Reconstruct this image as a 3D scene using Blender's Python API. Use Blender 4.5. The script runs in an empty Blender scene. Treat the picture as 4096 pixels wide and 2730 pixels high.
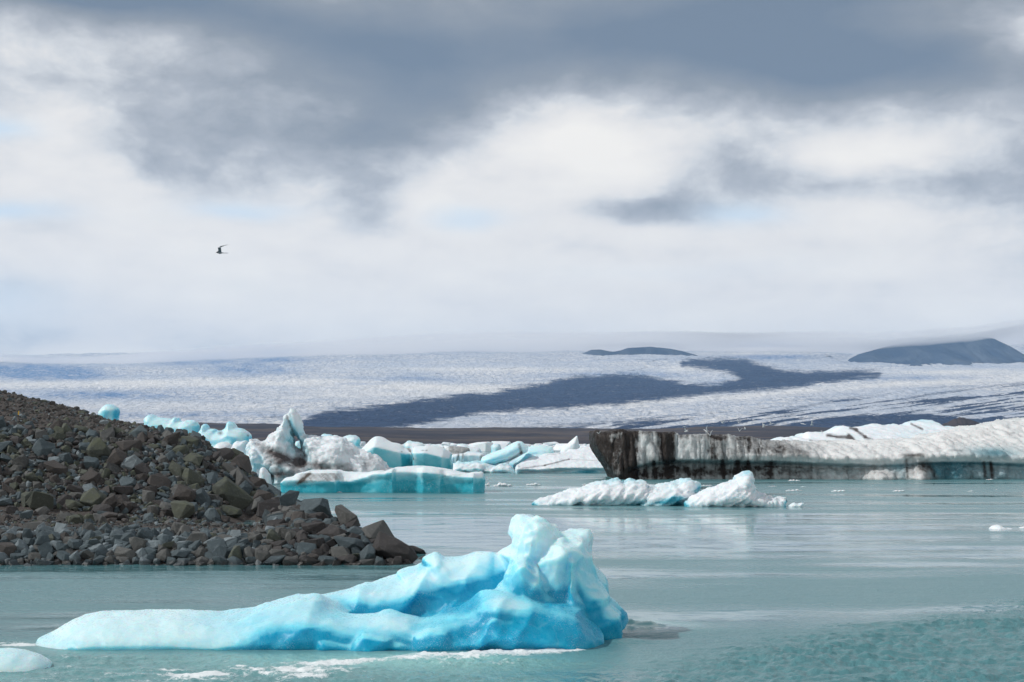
import bpy, math, random
import numpy as np
from mathutils import Vector
C = bpy.data.collections.new("place"); bpy.context.scene.collection.children.link(C)
SC = bpy.context.scene
R = math.radians
# ------------------------------------------------------------------ camera
F, YH, H = 5689.0, 1768.0, 5.0            # focal length in photo pixels, horizon row, eye height
cam = bpy.data.cameras.new("camera"); co = bpy.data.objects.new("camera", cam); SC.collection.objects.link(co)
cam.sensor_width = 36.0; cam.lens = 36.0 * F / 4096.0
cam.shift_y = (YH - 1365.0) / 4096.0
cam.clip_start = 0.5; cam.clip_end = 90000
co.location = (0, 0, H); co.rotation_euler = (R(90), 0, 0)
SC.camera = co
# ------------------------------------------------------------------ light
SC.view_settings.view_transform = 'Standard'; SC.view_settings.look = 'None'
SC.view_settings.exposure = 0.16; SC.view_settings.gamma = 1.0
SC.cycles.max_bounces = 16; SC.cycles.volume_bounces = 14; SC.cycles.transparent_max_bounces = 16
SC.cycles.sample_clamp_indirect = 6
SUN_AZ, SUN_EL = R(-101), R(44)           # azimuth from +Y, clockwise: the sun stands straight to the left, raking the faces turned to the eye
sun = bpy.data.lights.new("sun", 'SUN'); so = bpy.data.objects.new("sun", sun); SC.collection.objects.link(so)
sun.energy = 2.5; sun.angle = R(0.9); sun.color = (1.0, 0.97, 0.93)
sd = Vector((math.sin(SUN_AZ) * math.cos(SUN_EL), math.cos(SUN_AZ) * math.cos(SUN_EL), math.sin(SUN_EL)))
so.rotation_euler = sd.to_track_quat('Z', 'Y').to_euler()
so.location = (-20, -10, 60)

# ------------------------------------------------------------------ node helpers
class NT:
    def __init__(s, nt): s.nt = nt; s.L = nt.links
    def n(s, t, **k):
        x = s.nt.nodes.new(t)
        for a, b in k.items(): setattr(x, a, b)
        return x
    def put(s, sock, v):
        if hasattr(v, 'is_output') or isinstance(v, bpy.types.NodeSocket): s.L.new(v, sock)
        else:
            if isinstance(v, tuple) and len(v) == 3 and sock.type == 'RGBA': v = v + (1,)
            sock.default_value = v
    def m(s, op, a, b=None, c=None, clamp=False):
        x = s.n('ShaderNodeMath', operation=op, use_clamp=clamp)
        for i, v in enumerate((a, b, c)):
            if v is not None: s.put(x.inputs[i], v)
        return x.outputs[0]
    def vm(s, op, a, b=None, out=0):
        x = s.n('ShaderNodeVectorMath', operation=op)
        s.put(x.inputs[0], a)
        if b is not None: s.put(x.inputs[1], b)
        return x.outputs[out]
    def mix(s, f, a, b, blend='MIX'):
        x = s.n('ShaderNodeMix', data_type='RGBA', blend_type=blend)
        s.put(x.inputs['Factor'], f); s.put(x.inputs['A'], a) if False else None
        s.put(x.inputs[6], a); s.put(x.inputs[7], b)
        return x.outputs[2]
    def noise(s, vec, scale, detail=4, rough=.55, dist=0, out='Fac'):
        x = s.n('ShaderNodeTexNoise')
        if vec is not None: s.put(x.inputs['Vector'], vec)
        x.inputs['Scale'].default_value = scale; x.inputs['Detail'].default_value = detail
        x.inputs['Roughness'].default_value = rough; x.inputs['Distortion'].default_value = dist
        return x.outputs[out]
    def map(s, v, a, b, c=0., d=1., smooth=True):
        x = s.n('ShaderNodeMapRange', interpolation_type='SMOOTHSTEP' if smooth else 'LINEAR')
        s.put(x.inputs[0], v)
        for i, q in enumerate((a, b, c, d)): s.put(x.inputs[i + 1], q)
        return x.outputs[0]
    def ramp(s, v, stops):
        x = s.n('ShaderNodeValToRGB'); s.put(x.inputs[0], v)
        e = x.color_ramp.elements
        while len(e) < len(stops): e.new(0.5)
        for i, (p, c) in enumerate(stops):
            e[i].position = p; e[i].color = tuple(c) + (1,)
        return x.outputs[0]
    def attr(s, name):
        x = s.n('ShaderNodeAttribute'); x.attribute_name = name; return x.outputs['Fac']
def srgb(*c): return tuple(((v / 255) / 12.92 if v <= 10 else ((v / 255 + .055) / 1.055) ** 2.4) for v in c)

# ------------------------------------------------------------------ sky (world): real sky behind broken cloud
W = bpy.data.worlds.new("World"); SC.world = W; W.use_nodes = True
w = NT(W.node_tree); W.node_tree.nodes.clear()
sky = w.n('ShaderNodeTexSky'); sky.sky_type = 'NISHITA'; sky.sun_disc = False
sky.sun_elevation = SUN_EL; sky.sun_rotation = SUN_AZ; sky.air_density = 1.2
tc = w.n('ShaderNodeTexCoord'); D = tc.outputs['Generated']
sep = w.n('ShaderNodeSeparateXYZ'); w.L.new(D, sep.inputs[0])
az = w.m('ARCTAN2', sep.outputs[0], sep.outputs[1])                   # 0 ahead, + to the right
el = w.m('ARCSINE', sep.outputs[2])
cmb = w.n('ShaderNodeCombineXYZ'); w.put(cmb.inputs[0], w.m('MULTIPLY', az, F)); w.put(cmb.inputs[1], w.m('MULTIPLY', el, F))
P0 = cmb.outputs[0]
wn = w.noise(w.vm('MULTIPLY', P0, (0.0011, 0.0022, 0)), 1.0, 5, .55, 0, 'Color')
P = w.vm('ADD', P0, w.vm('MULTIPLY', w.vm('SUBTRACT', wn, (.5, .5, .5)), (420, 190, 0)))
BL = [  # azimuth/elevation centres of the cloud masses (in hundredths of the lens), spread, darkness
 (60,20,560,110,.52),(700,90,560,100,.56),(1250,190,450,120,.50),(1750,260,420,130,.62),(2350,230,420,150,.62),(3000,230,420,170,.80),
 (3500,330,420,140,.72),(3950,350,260,110,.42),(3500,40,900,110,.72),(1900,40,500,80,.30),
 (1000,360,480,120,.28),(760,600,230,130,.30),(1150,570,360,140,.36),(1560,560,280,110,.46),(650,710,110,50,.22),(1700,420,240,90,.35),
 (2950,690,190,90,.36),(2560,850,230,42,.42),(2700,780,130,70,.14),(3350,760,330,60,.24),(3900,760,300,90,.30),(1430,780,120,90,.30),(1480,900,90,40,.22),
 (300,380,420,80,.12),(2600,1000,500,40,.06),(120,1210,160,60,.12),(60,1360,220,50,.14),(1000,1390,900,40,.06),(3300,1180,600,40,.05),
 (4600,500,500,500,.5),(-600,500,500,500,.35),
 (4000,300,140,75,-.55),(100,40,620,100,.5),(3500,640,260,60,-.10),(2350,560,200,120,-.12),(2200,420,250,50,-.1)]
acc = 0.07
for (px, py, sx, sy, a) in BL:
    q = w.vm('MULTIPLY', w.vm('SUBTRACT', P, (px - 2048.0, YH - py, 0)), (1. / sx, 1. / sy, 0))
    d = w.vm('DOT_PRODUCT', q, q, out=1)
    e = w.m('EXPONENT', w.m('MULTIPLY', d, -0.75))
    acc = w.m('MULTIPLY_ADD', e, a, acc)
n1 = w.noise(w.vm('MULTIPLY', P0, (0.0016, 0.0036, 0)), 1.0, 6, .52, .2)
n2 = w.noise(w.vm('MULTIPLY', P0, (0.0006, 0.003, 0)), 1.0, 4, .5)
hi = w.map(el, .34, .9)                                               # overhead: broken grey cloud
acc = w.m('ADD', acc, w.m('MULTIPLY', hi, w.map(n2, .3, .7, .45, .95)))
acc = w.m('ADD', acc, w.m('MULTIPLY', w.m('SUBTRACT', n1, .5), .34))
acc = w.m('ADD', acc, w.m('MULTIPLY', w.m('SUBTRACT', n2, .5), .22))
n3 = w.noise(w.vm('ADD', w.vm('MULTIPLY', P0, (0.0042, 0.0075, 0)), w.vm('MULTIPLY', wn, (1.5, 1.5, 0))), 1.0, 7, .60)
bil = w.m('ABSOLUTE', w.m('SUBTRACT', w.noise(w.vm('MULTIPLY', P, (0.0030, 0.0050, 0)), 1.0, 5, .55), .5))
edg = w.m('MULTIPLY', w.map(acc, .06, .30), w.map(acc, .95, .45))
acc = w.m('ADD', acc, w.m('MULTIPLY', edg, w.m('ADD', w.m('MULTIPLY', w.m('SUBTRACT', n3, .5), .5), w.m('MULTIPLY', w.m('SUBTRACT', bil, .08), -.6))))
acc = w.m('ADD', acc, w.m('MULTIPLY', w.m('SUBTRACT', n3, .5), .14))
acc = w.m('MULTIPLY', acc, .98)
cl = w.ramp(acc, [(0.0, srgb(245, 241, 235)), (.10, srgb(234, 231, 228)), (.24, srgb(209, 211, 214)), (.42, srgb(176, 180, 187)), (.68, srgb(141, 148, 158)), (1.0, srgb(112, 126, 144))])
cl = w.mix(w.map(el, .5, 1.0, 0, .55), cl, (0.10, 0.12, 0.15))
cl = w.mix(w.map(el, -.02, -.2), cl, (0.05, 0.10, 0.11))
tint = 0.0
for (px, py, sx, sy, a) in [(40,590,140,45,.8),(120,900,200,40,.8),(980,855,200,40,.7),(2950,870,170,45,.7),(1880,890,160,35,.6),(2700,1090,500,40,.12),(100,1250,250,90,.4)]:
    q = w.vm('MULTIPLY', w.vm('SUBTRACT', P, (px - 2048.0, YH - py, 0)), (1. / sx, 1. / sy, 0))
    tint = w.m('MULTIPLY_ADD', w.m('EXPONENT', w.m('MULTIPLY', w.vm('DOT_PRODUCT', q, q, out=1), -1.)), a, tint)
cl = w.mix(w.m('MULTIPLY', tint, 1.0, clamp=True), cl, srgb(205, 224, 240))
b1 = w.n('ShaderNodeBackground'); w.put(b1.inputs[0], sky.outputs[0]); b1.inputs[1].default_value = 0.12
b2 = w.n('ShaderNodeBackground'); w.put(b2.inputs[0], cl); b2.inputs[1].default_value = 1.0
gap = w.m('MULTIPLY', w.map(w.noise(w.vm('MULTIPLY', P0, (0.0012, 0.0042, 3)), 1.0, 4, .5), .56, .78), w.m('MULTIPLY', w.map(w.m('MULTIPLY', acc, -1), -.12, .1), .5))
gap = w.m('MULTIPLY', gap, w.map(el, .07, .12))
ms = w.n('ShaderNodeMixShader'); w.put(ms.inputs[0], gap); w.L.new(b2.outputs[0], ms.inputs[1]); w.L.new(b1.outputs[0], ms.inputs[2])
wo = w.n('ShaderNodeOutputWorld'); w.L.new(ms.outputs[0], wo.inputs[0])

# ------------------------------------------------------------------ numpy helpers
rng = np.random.default_rng(7); random.seed(7)
_perm = rng.permutation(512).astype(np.int32)
_grad = rng.normal(size=(512, 3)); _grad /= np.linalg.norm(_grad, axis=1)[:, None]
def perlin(x, y, z):
    x = np.asarray(x, float); y = np.asarray(y, float) + x * 0; z = np.asarray(z, float) + x * 0
    xi, yi, zi = np.floor(x).astype(np.int64), np.floor(y).astype(np.int64), np.floor(z).astype(np.int64)
    fx, fy, fz = x - xi, y - yi, z - zi
    u, v, t = [f * f * f * (f * (f * 6 - 15) + 10) for f in (fx, fy, fz)]
    def g(i, j, k):
        h = _perm[(_perm[(_perm[(xi + i) & 511] + yi + j) & 511] + zi + k) & 511]
        q = _grad[h]
        return q[..., 0] * (fx - i) + q[..., 1] * (fy - j) + q[..., 2] * (fz - k)
    def l(a, b, t): return a + (b - a) * t
    return l(l(l(g(0, 0, 0), g(1, 0, 0), u), l(g(0, 1, 0), g(1, 1, 0), u), v), l(l(g(0, 0, 1), g(1, 0, 1), u), l(g(0, 1, 1), g(1, 1, 1), u), v), t) * 1.5
def fbm(x, y, z, oct=4, gain=.5, ridge=False):
    s = 0; a = 1; f = 1; t = 0
    for i in range(oct):
        n = perlin(x * f + i * 17.3, y * f + i * 5.1, z * f + i * 9.7)
        if ridge: n = 1 - 2 * np.abs(n)
        s = s + n * a; t += a; a *= gain; f *= 2.03
    return s / t
def sst(a, b, x):
    t = np.clip((x - a) / (b - a), 0, 1); return t * t * (3 - 2 * t)
def lerpx(pts, x): return np.interp(x, [p[0] for p in pts], [p[1] for p in pts])
def wx(px, Y): return (px - 2048.) / F * Y
def wz(py, Y): return H - (py - YH) / F * Y
def G(px, py, a, b, sa, sb): return np.exp(-((px - a) / sa) ** 2 - ((py - b) / sb) ** 2)
def proj(v): return v[:, 0] / v[:, 1] * F + 2048, YH - (v[:, 2] - H) / v[:, 1] * F

def mk(name, verts, faces, mats, smooth=True, attrs=None, parent=None, matidx=None, loc=(0, 0, 0)):
    me = bpy.data.meshes.new(name)
    verts = np.asarray(verts, np.float32)
    if isinstance(faces, np.ndarray):
        nf, k = faces.shape
        me.vertices.add(len(verts)); me.vertices.foreach_set('co', verts.ravel())
        me.loops.add(nf * k); me.loops.foreach_set('vertex_index', faces.astype(np.int32).ravel())
        me.polygons.add(nf); me.polygons.foreach_set('loop_start', np.arange(0, nf * k, k, dtype=np.int32))
        me.update(calc_edges=True)
    else: me.from_pydata([tuple(map(float, v)) for v in verts], [], faces); me.update()
    me.validate()
    for m_ in (mats if isinstance(mats, (list, tuple)) else [mats]): me.materials.append(m_)
    me.polygons.foreach_set('use_smooth', [smooth] * len(me.polygons))
    if matidx is not None: me.polygons.foreach_set('material_index', np.asarray(matidx, np.int32))
    for a, val in (attrs or {}).items():
        at = me.attributes.new(a, 'FLOAT', 'POINT'); at.data.foreach_set('value', np.asarray(val, np.float32))
    o = bpy.data.objects.new(name, me); C.objects.link(o); o.parent = parent; o.location = loc
    return o
def tag(o, label=None, cat=None, group=None, kind=None):
    if label: o['label'] = label
    if cat: o['category'] = cat
    if group: o['group'] = group
    if kind: o['kind'] = kind
    return o
def vnormals(v, f):
    fn = np.cross(v[f[:, 2]] - v[f[:, 0]], v[f[:, 3]] - v[f[:, 1]])
    n = np.zeros_like(v)
    for k in range(4): 
        for c in range(3): n[:, c] += np.bincount(f[:, k], fn[:, c], len(v))
    return n / (np.linalg.norm(n, axis=1)[:, None] + 1e-12)
def grid_faces(nr, nc):
    i = np.arange((nr - 1) * nc).reshape(nr - 1, nc)[:, :-1].ravel()
    return np.stack([i, i + 1, i + nc + 1, i + nc], 1)

def surface_nets(Fv, x0, y0, z0, h):
    S = Fv > 0
    nx, ny, nz = Fv.shape
    cx, cy, cz = nx - 1, ny - 1, nz - 1
    cnt = np.zeros((cx, cy, cz), np.float32); pos = np.zeros((cx, cy, cz, 3), np.float32)
    corners = [(i, j, k) for i in (0, 1) for j in (0, 1) for k in (0, 1)]
    sl = lambda a, c: a[c[0]:c[0] + cx, c[1]:c[1] + cy, c[2]:c[2] + cz]
    for c in corners:
        for ax in range(3):
            if c[ax]: continue
            d = list(c); d[ax] = 1
            a, b = sl(Fv, c), sl(Fv, d)
            m = sl(S, c) != sl(S, d)
            t = np.where(m, a / np.where(m, a - b, 1), 0)
            cnt += m
            for q in range(3):
                pos[..., q] += np.where(m, c[q] + (t if q == ax else 0), 0)
    act = cnt > 0
    idx = -np.ones(act.shape, np.int64); idx[act] = np.arange(act.sum())
    base = np.argwhere(act)
    V = (pos[act] / cnt[act][:, None] + base) * h + np.array([x0, y0, z0])
    faces = []
    for ax in range(3):
        o1, o2 = [(1, 2), (2, 0), (0, 1)][ax]
        A = [slice(0, n) for n in Fv.shape]; B = list(A)
        A[ax] = slice(0, Fv.shape[ax] - 1); B[ax] = slice(1, Fv.shape[ax])
        ch = S[tuple(A)] != S[tuple(B)]
        e = np.argwhere(ch)
        e = e[(e[:, o1] > 0) & (e[:, o2] > 0) & (e[:, o1] < idx.shape[o1]) & (e[:, o2] < idx.shape[o2])]
        def cell(d1, d2):
            q = e.copy(); q[:, o1] -= d1; q[:, o2] -= d2
            return idx[q[:, 0], q[:, 1], q[:, 2]]
        f = np.stack([cell(1, 1), cell(0, 1), cell(0, 0), cell(1, 0)], 1)
        fl = ~S[tuple(A)][tuple(e.T)] 
        f[fl] = f[fl][:, ::-1]
        faces.append(f)
    return V, np.concatenate(faces)
def sdpoly(poly, x, z):
    """signed distance to a closed polygon, + inside; x, z arrays of one shape"""
    P_ = np.asarray(poly, float); n = len(P_)
    d2 = np.full(x.shape, 1e18); ins = np.zeros(x.shape, bool)
    for i in range(n):
        a, b = P_[i], P_[(i + 1) % n]
        e = b - a; L2 = e @ e + 1e-12
        wx_, wz_ = x - a[0], z - a[1]
        t = np.clip((wx_ * e[0] + wz_ * e[1]) / L2, 0, 1)
        d2 = np.minimum(d2, (wx_ - t * e[0]) ** 2 + (wz_ - t * e[1]) ** 2)
        c = (a[1] > z) != (b[1] > z)
        with np.errstate(divide='ignore', invalid='ignore'):
            xi = a[0] + (z - a[1]) / (b[1] - a[1] if abs(b[1] - a[1]) > 1e-12 else 1e-12) * e[0]
        ins ^= c & (x < xi)
    return np.where(ins, 1, -1) * np.sqrt(d2)
def smax(a, b, k):
    h = np.clip(.5 + .5 * (a - b) / k, 0, 1); return b + (a - b) * h + k * h * (1 - h)
def smin(a, b, k): return -smax(-a, -b, k)

def XX_(b, zmin, h):
    p = b['w']; return np.meshgrid(np.linspace(p[:, 0].min(), p[:, 0].max(), 80), np.linspace(max(zmin, p[:, 1].min()), p[:, 1].max(), 30), indexing='ij')
def berg_field(bodies, h, k=.15, carve=None, pad=1.0, zmin=-0.7, field_noise=None):
    """bodies: dicts(o=outline px list, Y, tf, tb, D, [fn]); returns field, grid origin"""
    W_ = []
    for b in bodies:
        pts = np.array([(wx(p[0], b['Y']), wz(p[1], b['Y'])) for p in b['o']]); b['w'] = pts; W_.append(pts)
    al = np.concatenate(W_)
    x0, x1 = al[:, 0].min() - pad, al[:, 0].max() + pad
    z1 = al[:, 1].max() + pad * .6
    y0 = min((b['fn'](XX_(b, zmin, h)[0], XX_(b, zmin, h)[1]).min() if 'fn' in b else b['Y'] - b['tf']) for b in bodies) - pad; y1 = max(b['Y'] + b['tb'] for b in bodies) + pad
    X = np.arange(x0, x1, h); Yg = np.arange(y0, y1, h); Z = np.arange(zmin, z1, h)
    XX, ZZ = np.meshgrid(X, Z, indexing='ij')
    out = None
    Y3 = Yg[None, :, None]
    for b in bodies:
        d = sdpoly(b['w'], XX, ZZ)[:, None, :]
        yc = b['Y'] + (b['lean'](XX, ZZ)[:, None, :] if 'lean' in b else 0)
        t = np.where(Y3 < yc, b['tf'], b['tb'])
        if 'fn' in b:
            yf = b['fn'](XX, ZZ)[:, None, :]
            f = smin(smin(d, Y3 - yf, b['D']), (b['Y'] + b['tb']) - Y3, b['D'])
        else:
            q = np.abs(Y3 - yc) / t
            f = np.where(q < 1, d - b['D'] * (1 - np.sqrt(np.maximum(0, 1 - q * q))), d - b['D'] - (q - 1) * t)
        out = f if out is None else smax(out, f, b.get('k', k))
    if field_noise is not None:
        X3, Z3 = X[:, None, None] + 0 * out, Z[None, None, :] + 0 * out
        near = np.abs(out) < 6 * h + .6
        ad = np.zeros_like(out); Yb = Y3 + 0 * out
        ad[near] = field_noise(X3[near], Yb[near], Z3[near]); out = out + ad
    if carve:
        for c in carve:
            X3, Z3 = X[:, None, None], Z[None, None, :]
            out = smin(out, c(X3, Y3, Z3), h * 2)
    return out, (x0, y0, zmin)
def tri_sample(Fv, org, h, p):
    q = (p - np.array(org)) / h
    q = np.clip(q, 0, np.array(Fv.shape) - 1.001); i = q.astype(int); f = q - i
    r = 0
    for a in (0, 1):
        for b in (0, 1):
            for c in (0, 1):
                wgt = (f[:, 0] if a else 1 - f[:, 0]) * (f[:, 1] if b else 1 - f[:, 1]) * (f[:, 2] if c else 1 - f[:, 2])
                r = r + wgt * Fv[i[:, 0] + a, i[:, 1] + b, i[:, 2] + c]
    return r

def make_berg(name, bodies, h, mat, label, disp, paint, cat='iceberg', group=None, carve=None, k=.15, zmin=-.7, r1=.4, fnoise=None, smooth=1):
    Fv, org = berg_field(bodies, h, k, carve, pad=max(3 * h, .3), zmin=zmin, field_noise=fnoise)
    V, Fc = surface_nets(Fv, *org, h)
    if smooth:                                                        # relax the voxel steps
        for _ in range(smooth):
            s = np.zeros_like(V); c = np.zeros(len(V))
            for a in range(4):
                b = (a + 1) % 4
                for (i, j) in ((Fc[:, a], Fc[:, b]), (Fc[:, b], Fc[:, a])):
                    for q in range(3): s[:, q] += np.bincount(i, V[j, q], len(V))
                    c += np.bincount(i, minlength=len(V))
            V = V * .5 + .5 * s / np.maximum(c, 1)[:, None]
    N = vnormals(V, Fc)
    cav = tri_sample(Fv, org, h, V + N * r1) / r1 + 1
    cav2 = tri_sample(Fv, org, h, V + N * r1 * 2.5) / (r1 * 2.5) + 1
    dsp = disp(V, N) if disp else 0
    V2 = V + N * (dsp[:, None] if disp else 0)
    N2 = vnormals(V2, Fc)
    px, py = proj(V2)
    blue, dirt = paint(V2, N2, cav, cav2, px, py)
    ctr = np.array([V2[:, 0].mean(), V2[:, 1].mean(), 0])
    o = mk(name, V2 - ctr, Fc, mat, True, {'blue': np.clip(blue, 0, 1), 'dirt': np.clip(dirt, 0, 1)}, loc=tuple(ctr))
    tag(o, label, cat, group)
    return o

# ------------------------------------------------------------------ materials
def new_mat(name):
    m_ = bpy.data.materials.new(name); m_.use_nodes = True; m_.node_tree.nodes.clear()
    t = NT(m_.node_tree); b = t.n('ShaderNodeBsdfPrincipled'); o = t.n('ShaderNodeOutputMaterial'); t.L.new(b.outputs[0], o.inputs[0])
    return m_, t, b, o
def ice_mat(name, white, mid, deep, dirtc, sss=.5, scale=.4, fine=8., bump=.25, rough=.35):
    m_, t, b, o = new_mat(name)
    tcn = t.n('ShaderNodeTexCoord').outputs['Object']
    bl, di = t.attr('blue'), t.attr('dirt')
    n = t.noise(tcn, fine * .25, 5, .6)
    f = t.m('ADD', bl, t.m('MULTIPLY', t.m('SUBTRACT', n, .5), .35), clamp=True)
    col = t.ramp(f, [(0, white), (.45, tuple((a + b_) / 2 for a, b_ in zip(white, mid))), (.7, mid), (1, deep)])
    frost = t.m('MULTIPLY', t.map(t.noise(tcn, fine * 4.5, 3, .7), .52, .70), t.map(t.noise(tcn, fine * .12, 4, .6), .40, .62))
    col = t.mix(t.m('MULTIPLY', frost, .38), col, (.86, .91, .94))
    vr = t.n('ShaderNodeTexVoronoi', feature='DISTANCE_TO_EDGE'); vr.inputs['Scale'].default_value = fine * .09
    t.put(vr.inputs['Vector'], t.vm('ADD', tcn, t.vm('MULTIPLY', t.noise(tcn, fine * .15, 4, .6, 0, 'Color'), (6. / fine, 6. / fine, 6. / fine))))
    crk = t.m('MULTIPLY', t.map(vr.outputs['Distance'], .030, .004), t.map(t.noise(tcn, fine * .08, 3), .50, .62))
    col = t.mix(t.m('MULTIPLY', crk, .05), col, (.80, .90, .95))
    nd = t.noise(tcn, fine * .6, 6, .65)
    df = t.map(t.m('ADD', t.m('MULTIPLY', di, 1.15), t.m('MULTIPLY', t.m('SUBTRACT', nd, .5), 1.0)), .15, 1.0, smooth=False)
    df = t.m('MULTIPLY', df, t.map(di, .02, .2))
    col = t.mix(df, col, dirtc)
    t.put(b.inputs['Base Color'], col)
    t.put(b.inputs['Subsurface Weight'], t.m('MULTIPLY', t.m('SUBTRACT', 1, df), sss))
    b.inputs['Subsurface Radius'].default_value = (.22, .78, .95); b.inputs['Subsurface Scale'].default_value = scale
    b.inputs['IOR'].default_value = 1.31
    t.put(b.inputs['Roughness'], t.map(t.noise(tcn, fine * 1.7, 3), .35, .7, rough - .12, rough + .2))
    bp = t.n('ShaderNodeBump'); bp.inputs['Strength'].default_value = bump; bp.inputs['Distance'].default_value = .5 / fine
    t.put(bp.inputs['Height'], t.m('ADD', t.noise(tcn, fine, 6, .62), t.m('MULTIPLY', t.noise(tcn, fine * 6, 3, .6), .25)))
    t.L.new(bp.outputs[0], b.inputs['Normal'])
    return m_
WHITE = (.84, .88, .91)
M_clear = ice_mat('clear_blue_ice', (.64, .87, .94), (.20, .68, .83), (.008, .36, .57), (.06, .05, .045), .85, .45, 9., .26, .34)
M_teal = ice_mat('teal_ice', (.80, .88, .92), (.26, .70, .80), (.035, .45, .57), (.10, .085, .075), .4, .5, 2.2, .35, .4)
M_snow = ice_mat('weathered_ice', (.82, .87, .91), (.38, .70, .80), (.04, .34, .46), (.095, .082, .082), .3, .5, 2.0, .5, .5)
M_dark = ice_mat('dirty_ice', (.72, .73, .73), (.30, .42, .46), (.05, .18, .23), (.026, .020, .017), .12, .5, 1.6, .55, .5)

# ------------------------------------------------------------------ near iceberg
A_sil = [(165,2560),(176,2540),(250,2505),(330,2462),(400,2447),(480,2440),(580,2437),(740,2438),(900,2449),(1010,2437),(1060,2420),(1120,2405),(1200,2388),(1280,2380),(1369,2363),(1461,2339),(1484,2344),(1540,2318),(1589,2306),(1598,2290),(1704,2263),(1694,2240),(1745,2205),(1780,2226),(1857,2223),(1901,2207),(1959,2204),(1987,2212),(2010,2194),(2054,2185),(2054,2160),(2032,2137),(2037,2105),(2061,2069),(2100,2058),(2150,2056),(2194,2083),(2240,2106),(2205,2135),(2225,2128),(2277,2119),(2354,2121),(2368,2150),(2354,2210),(2373,2249),(2392,2280),(2424,2331),(2443,2382),(2494,2421),(2510,2453),(2497,2495),(2470,2560),(2440,2640)]
bA = [
 dict(o=A_sil[14:] + [(1369, 2640)], Y=37.3, tf=1.0, tb=1.3, D=1.0),
 dict(o=[(2090,2600),(2120,2330),(2150,2225),(2195,2165),(2245,2150),(2300,2175),(2330,2600)], Y=36.1, tf=.85, tb=1.0, D=.6, k=.28),
 dict(o=[(2225,2230),(2270,2150),(2340,2150),(2350,2215),(2400,2320),(2440,2400),(2495,2450),(2475,2600),(2300,2600),(2240,2420)], Y=36.4, tf=1.0, tb=.8, D=.9),
 dict(o=[(2000,2215),(2050,2185),(2050,2150),(2045,2120),(2080,2085),(2150,2075),(2215,2110),(2230,2150),(2200,2260),(2080,2300)], Y=36.8, tf=1.0, tb=.9, D=.3),
 dict(o=[(2050,2180),(2075,2100),(2150,2075),(2200,2105),(2190,2180),(2160,2280),(2080,2290)], Y=36.5, tf=.9, tb=.8, D=.35),
 dict(o=[(1000,2640),(1010,2437),(1060,2420),(1120,2405),(1200,2388),(1280,2380),(1369,2363),(1461,2339),(1500,2340),(1700,2330),(1700,2640)], Y=37.0, tf=1.0, tb=1.2, D=.9),
 dict(o=A_sil[:14] + [(1400, 2450), (1400, 2660), (150, 2660)], Y=36.0, tf=1.9, tb=1.3, D=.9),
 dict(o=[(900,2680),(840,2560),(950,2500),(1070,2462),(1200,2444),(1264,2470),(1327,2516),(1385,2548),(1420,2596),(1425,2680)], Y=35.2, tf=.95, tb=.9, D=.55),
 dict(o=[(1200,2680),(1200,2445),(1334,2443),(1417,2459),(1487,2456),(1563,2444),(1636,2453),(1687,2470),(1738,2463),(1789,2442),(1840,2429),(1884,2405),(1925,2368),(1990,2361),(2080,2370),(2250,2410),(2310,2440),(2373,2491),(2402,2542),(2400,2680)], Y=35.3, tf=1.15, tb=.6, D=.55),
 dict(o=[(1925,2400),(1976,2355),(2003,2320),(2030,2262),(2044,2222),(2112,2214),(2129,2238),(2155,2286),(2183,2313),(2211,2361),(2245,2400),(2300,2640),(1950,2640)], Y=35.8, tf=1.0, tb=.7, D=.6),
 dict(o=[(2235,2220),(2290,2165),(2330,2230),(2330,2330),(2360,2420),(2400,2560),(2300,2640),(2180,2560),(2215,2400)], Y=36.5, tf=1.5, tb=.6, D=.7),
 dict(o=[(1380,2640),(1410,2560),(1450,2520),(1540,2528),(1580,2552),(1560,2600),(1560,2680)], Y=34.3, tf=.45, tb=.5, D=.3),
 dict(o=[(1620,2640),(1650,2530),(1720,2500),(1800,2505),(1830,2550),(1890,2570),(1870,2640)], Y=34.4, tf=.45, tb=.5, D=.35)]
def dispA(V, N):
    x, y, z = V.T
    d = .07 * fbm(x * .8, y * .8, z * .8, 3)
    d += .045 * fbm(x * 2.2 + .7 * z, y * 2.2, z * 1.4, 4, .5)
    u, v_ = x * .9 + z * .5, z * .9 - x * .5
    ms_ = sst(-.25, .35, fbm(x * .5, y * .5, z * .5 + 8, 2)) * sst(-9.5, -3, x) + .15
    r1_ = 1 - np.abs(perlin(u * .50, y * .6, v_ * .85)) * 2.2; r2_ = 1 - np.abs(perlin(u * 1.9 + 5, y * 1.9, v_ * 2.3)) * 2.2
    d += .13 * ms_ * (np.clip(r1_, 0, 1) ** 2 - .35) + .03 * ms_ * (np.clip(r2_, 0, 1) ** 2 - .3)
    hm = sst(1.45, 2.0, z) * sst(.2, .9, x + .6)
    r3_ = 1 - np.abs(perlin(x * 1.5 + z * .5 + 3, y * 1.5, z * .9 + 2)) * 2.4; r4_ = 1 - np.abs(perlin(x * 3.2 + z * 1.1, y * 3.2, z * 2.0 + 7)) * 2.4
    d += hm * (.08 * (np.clip(r3_, 0, 1) ** 1.5 - .35) + .035 * (np.clip(r4_, 0, 1) ** 1.5 - .35))
    return d
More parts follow.
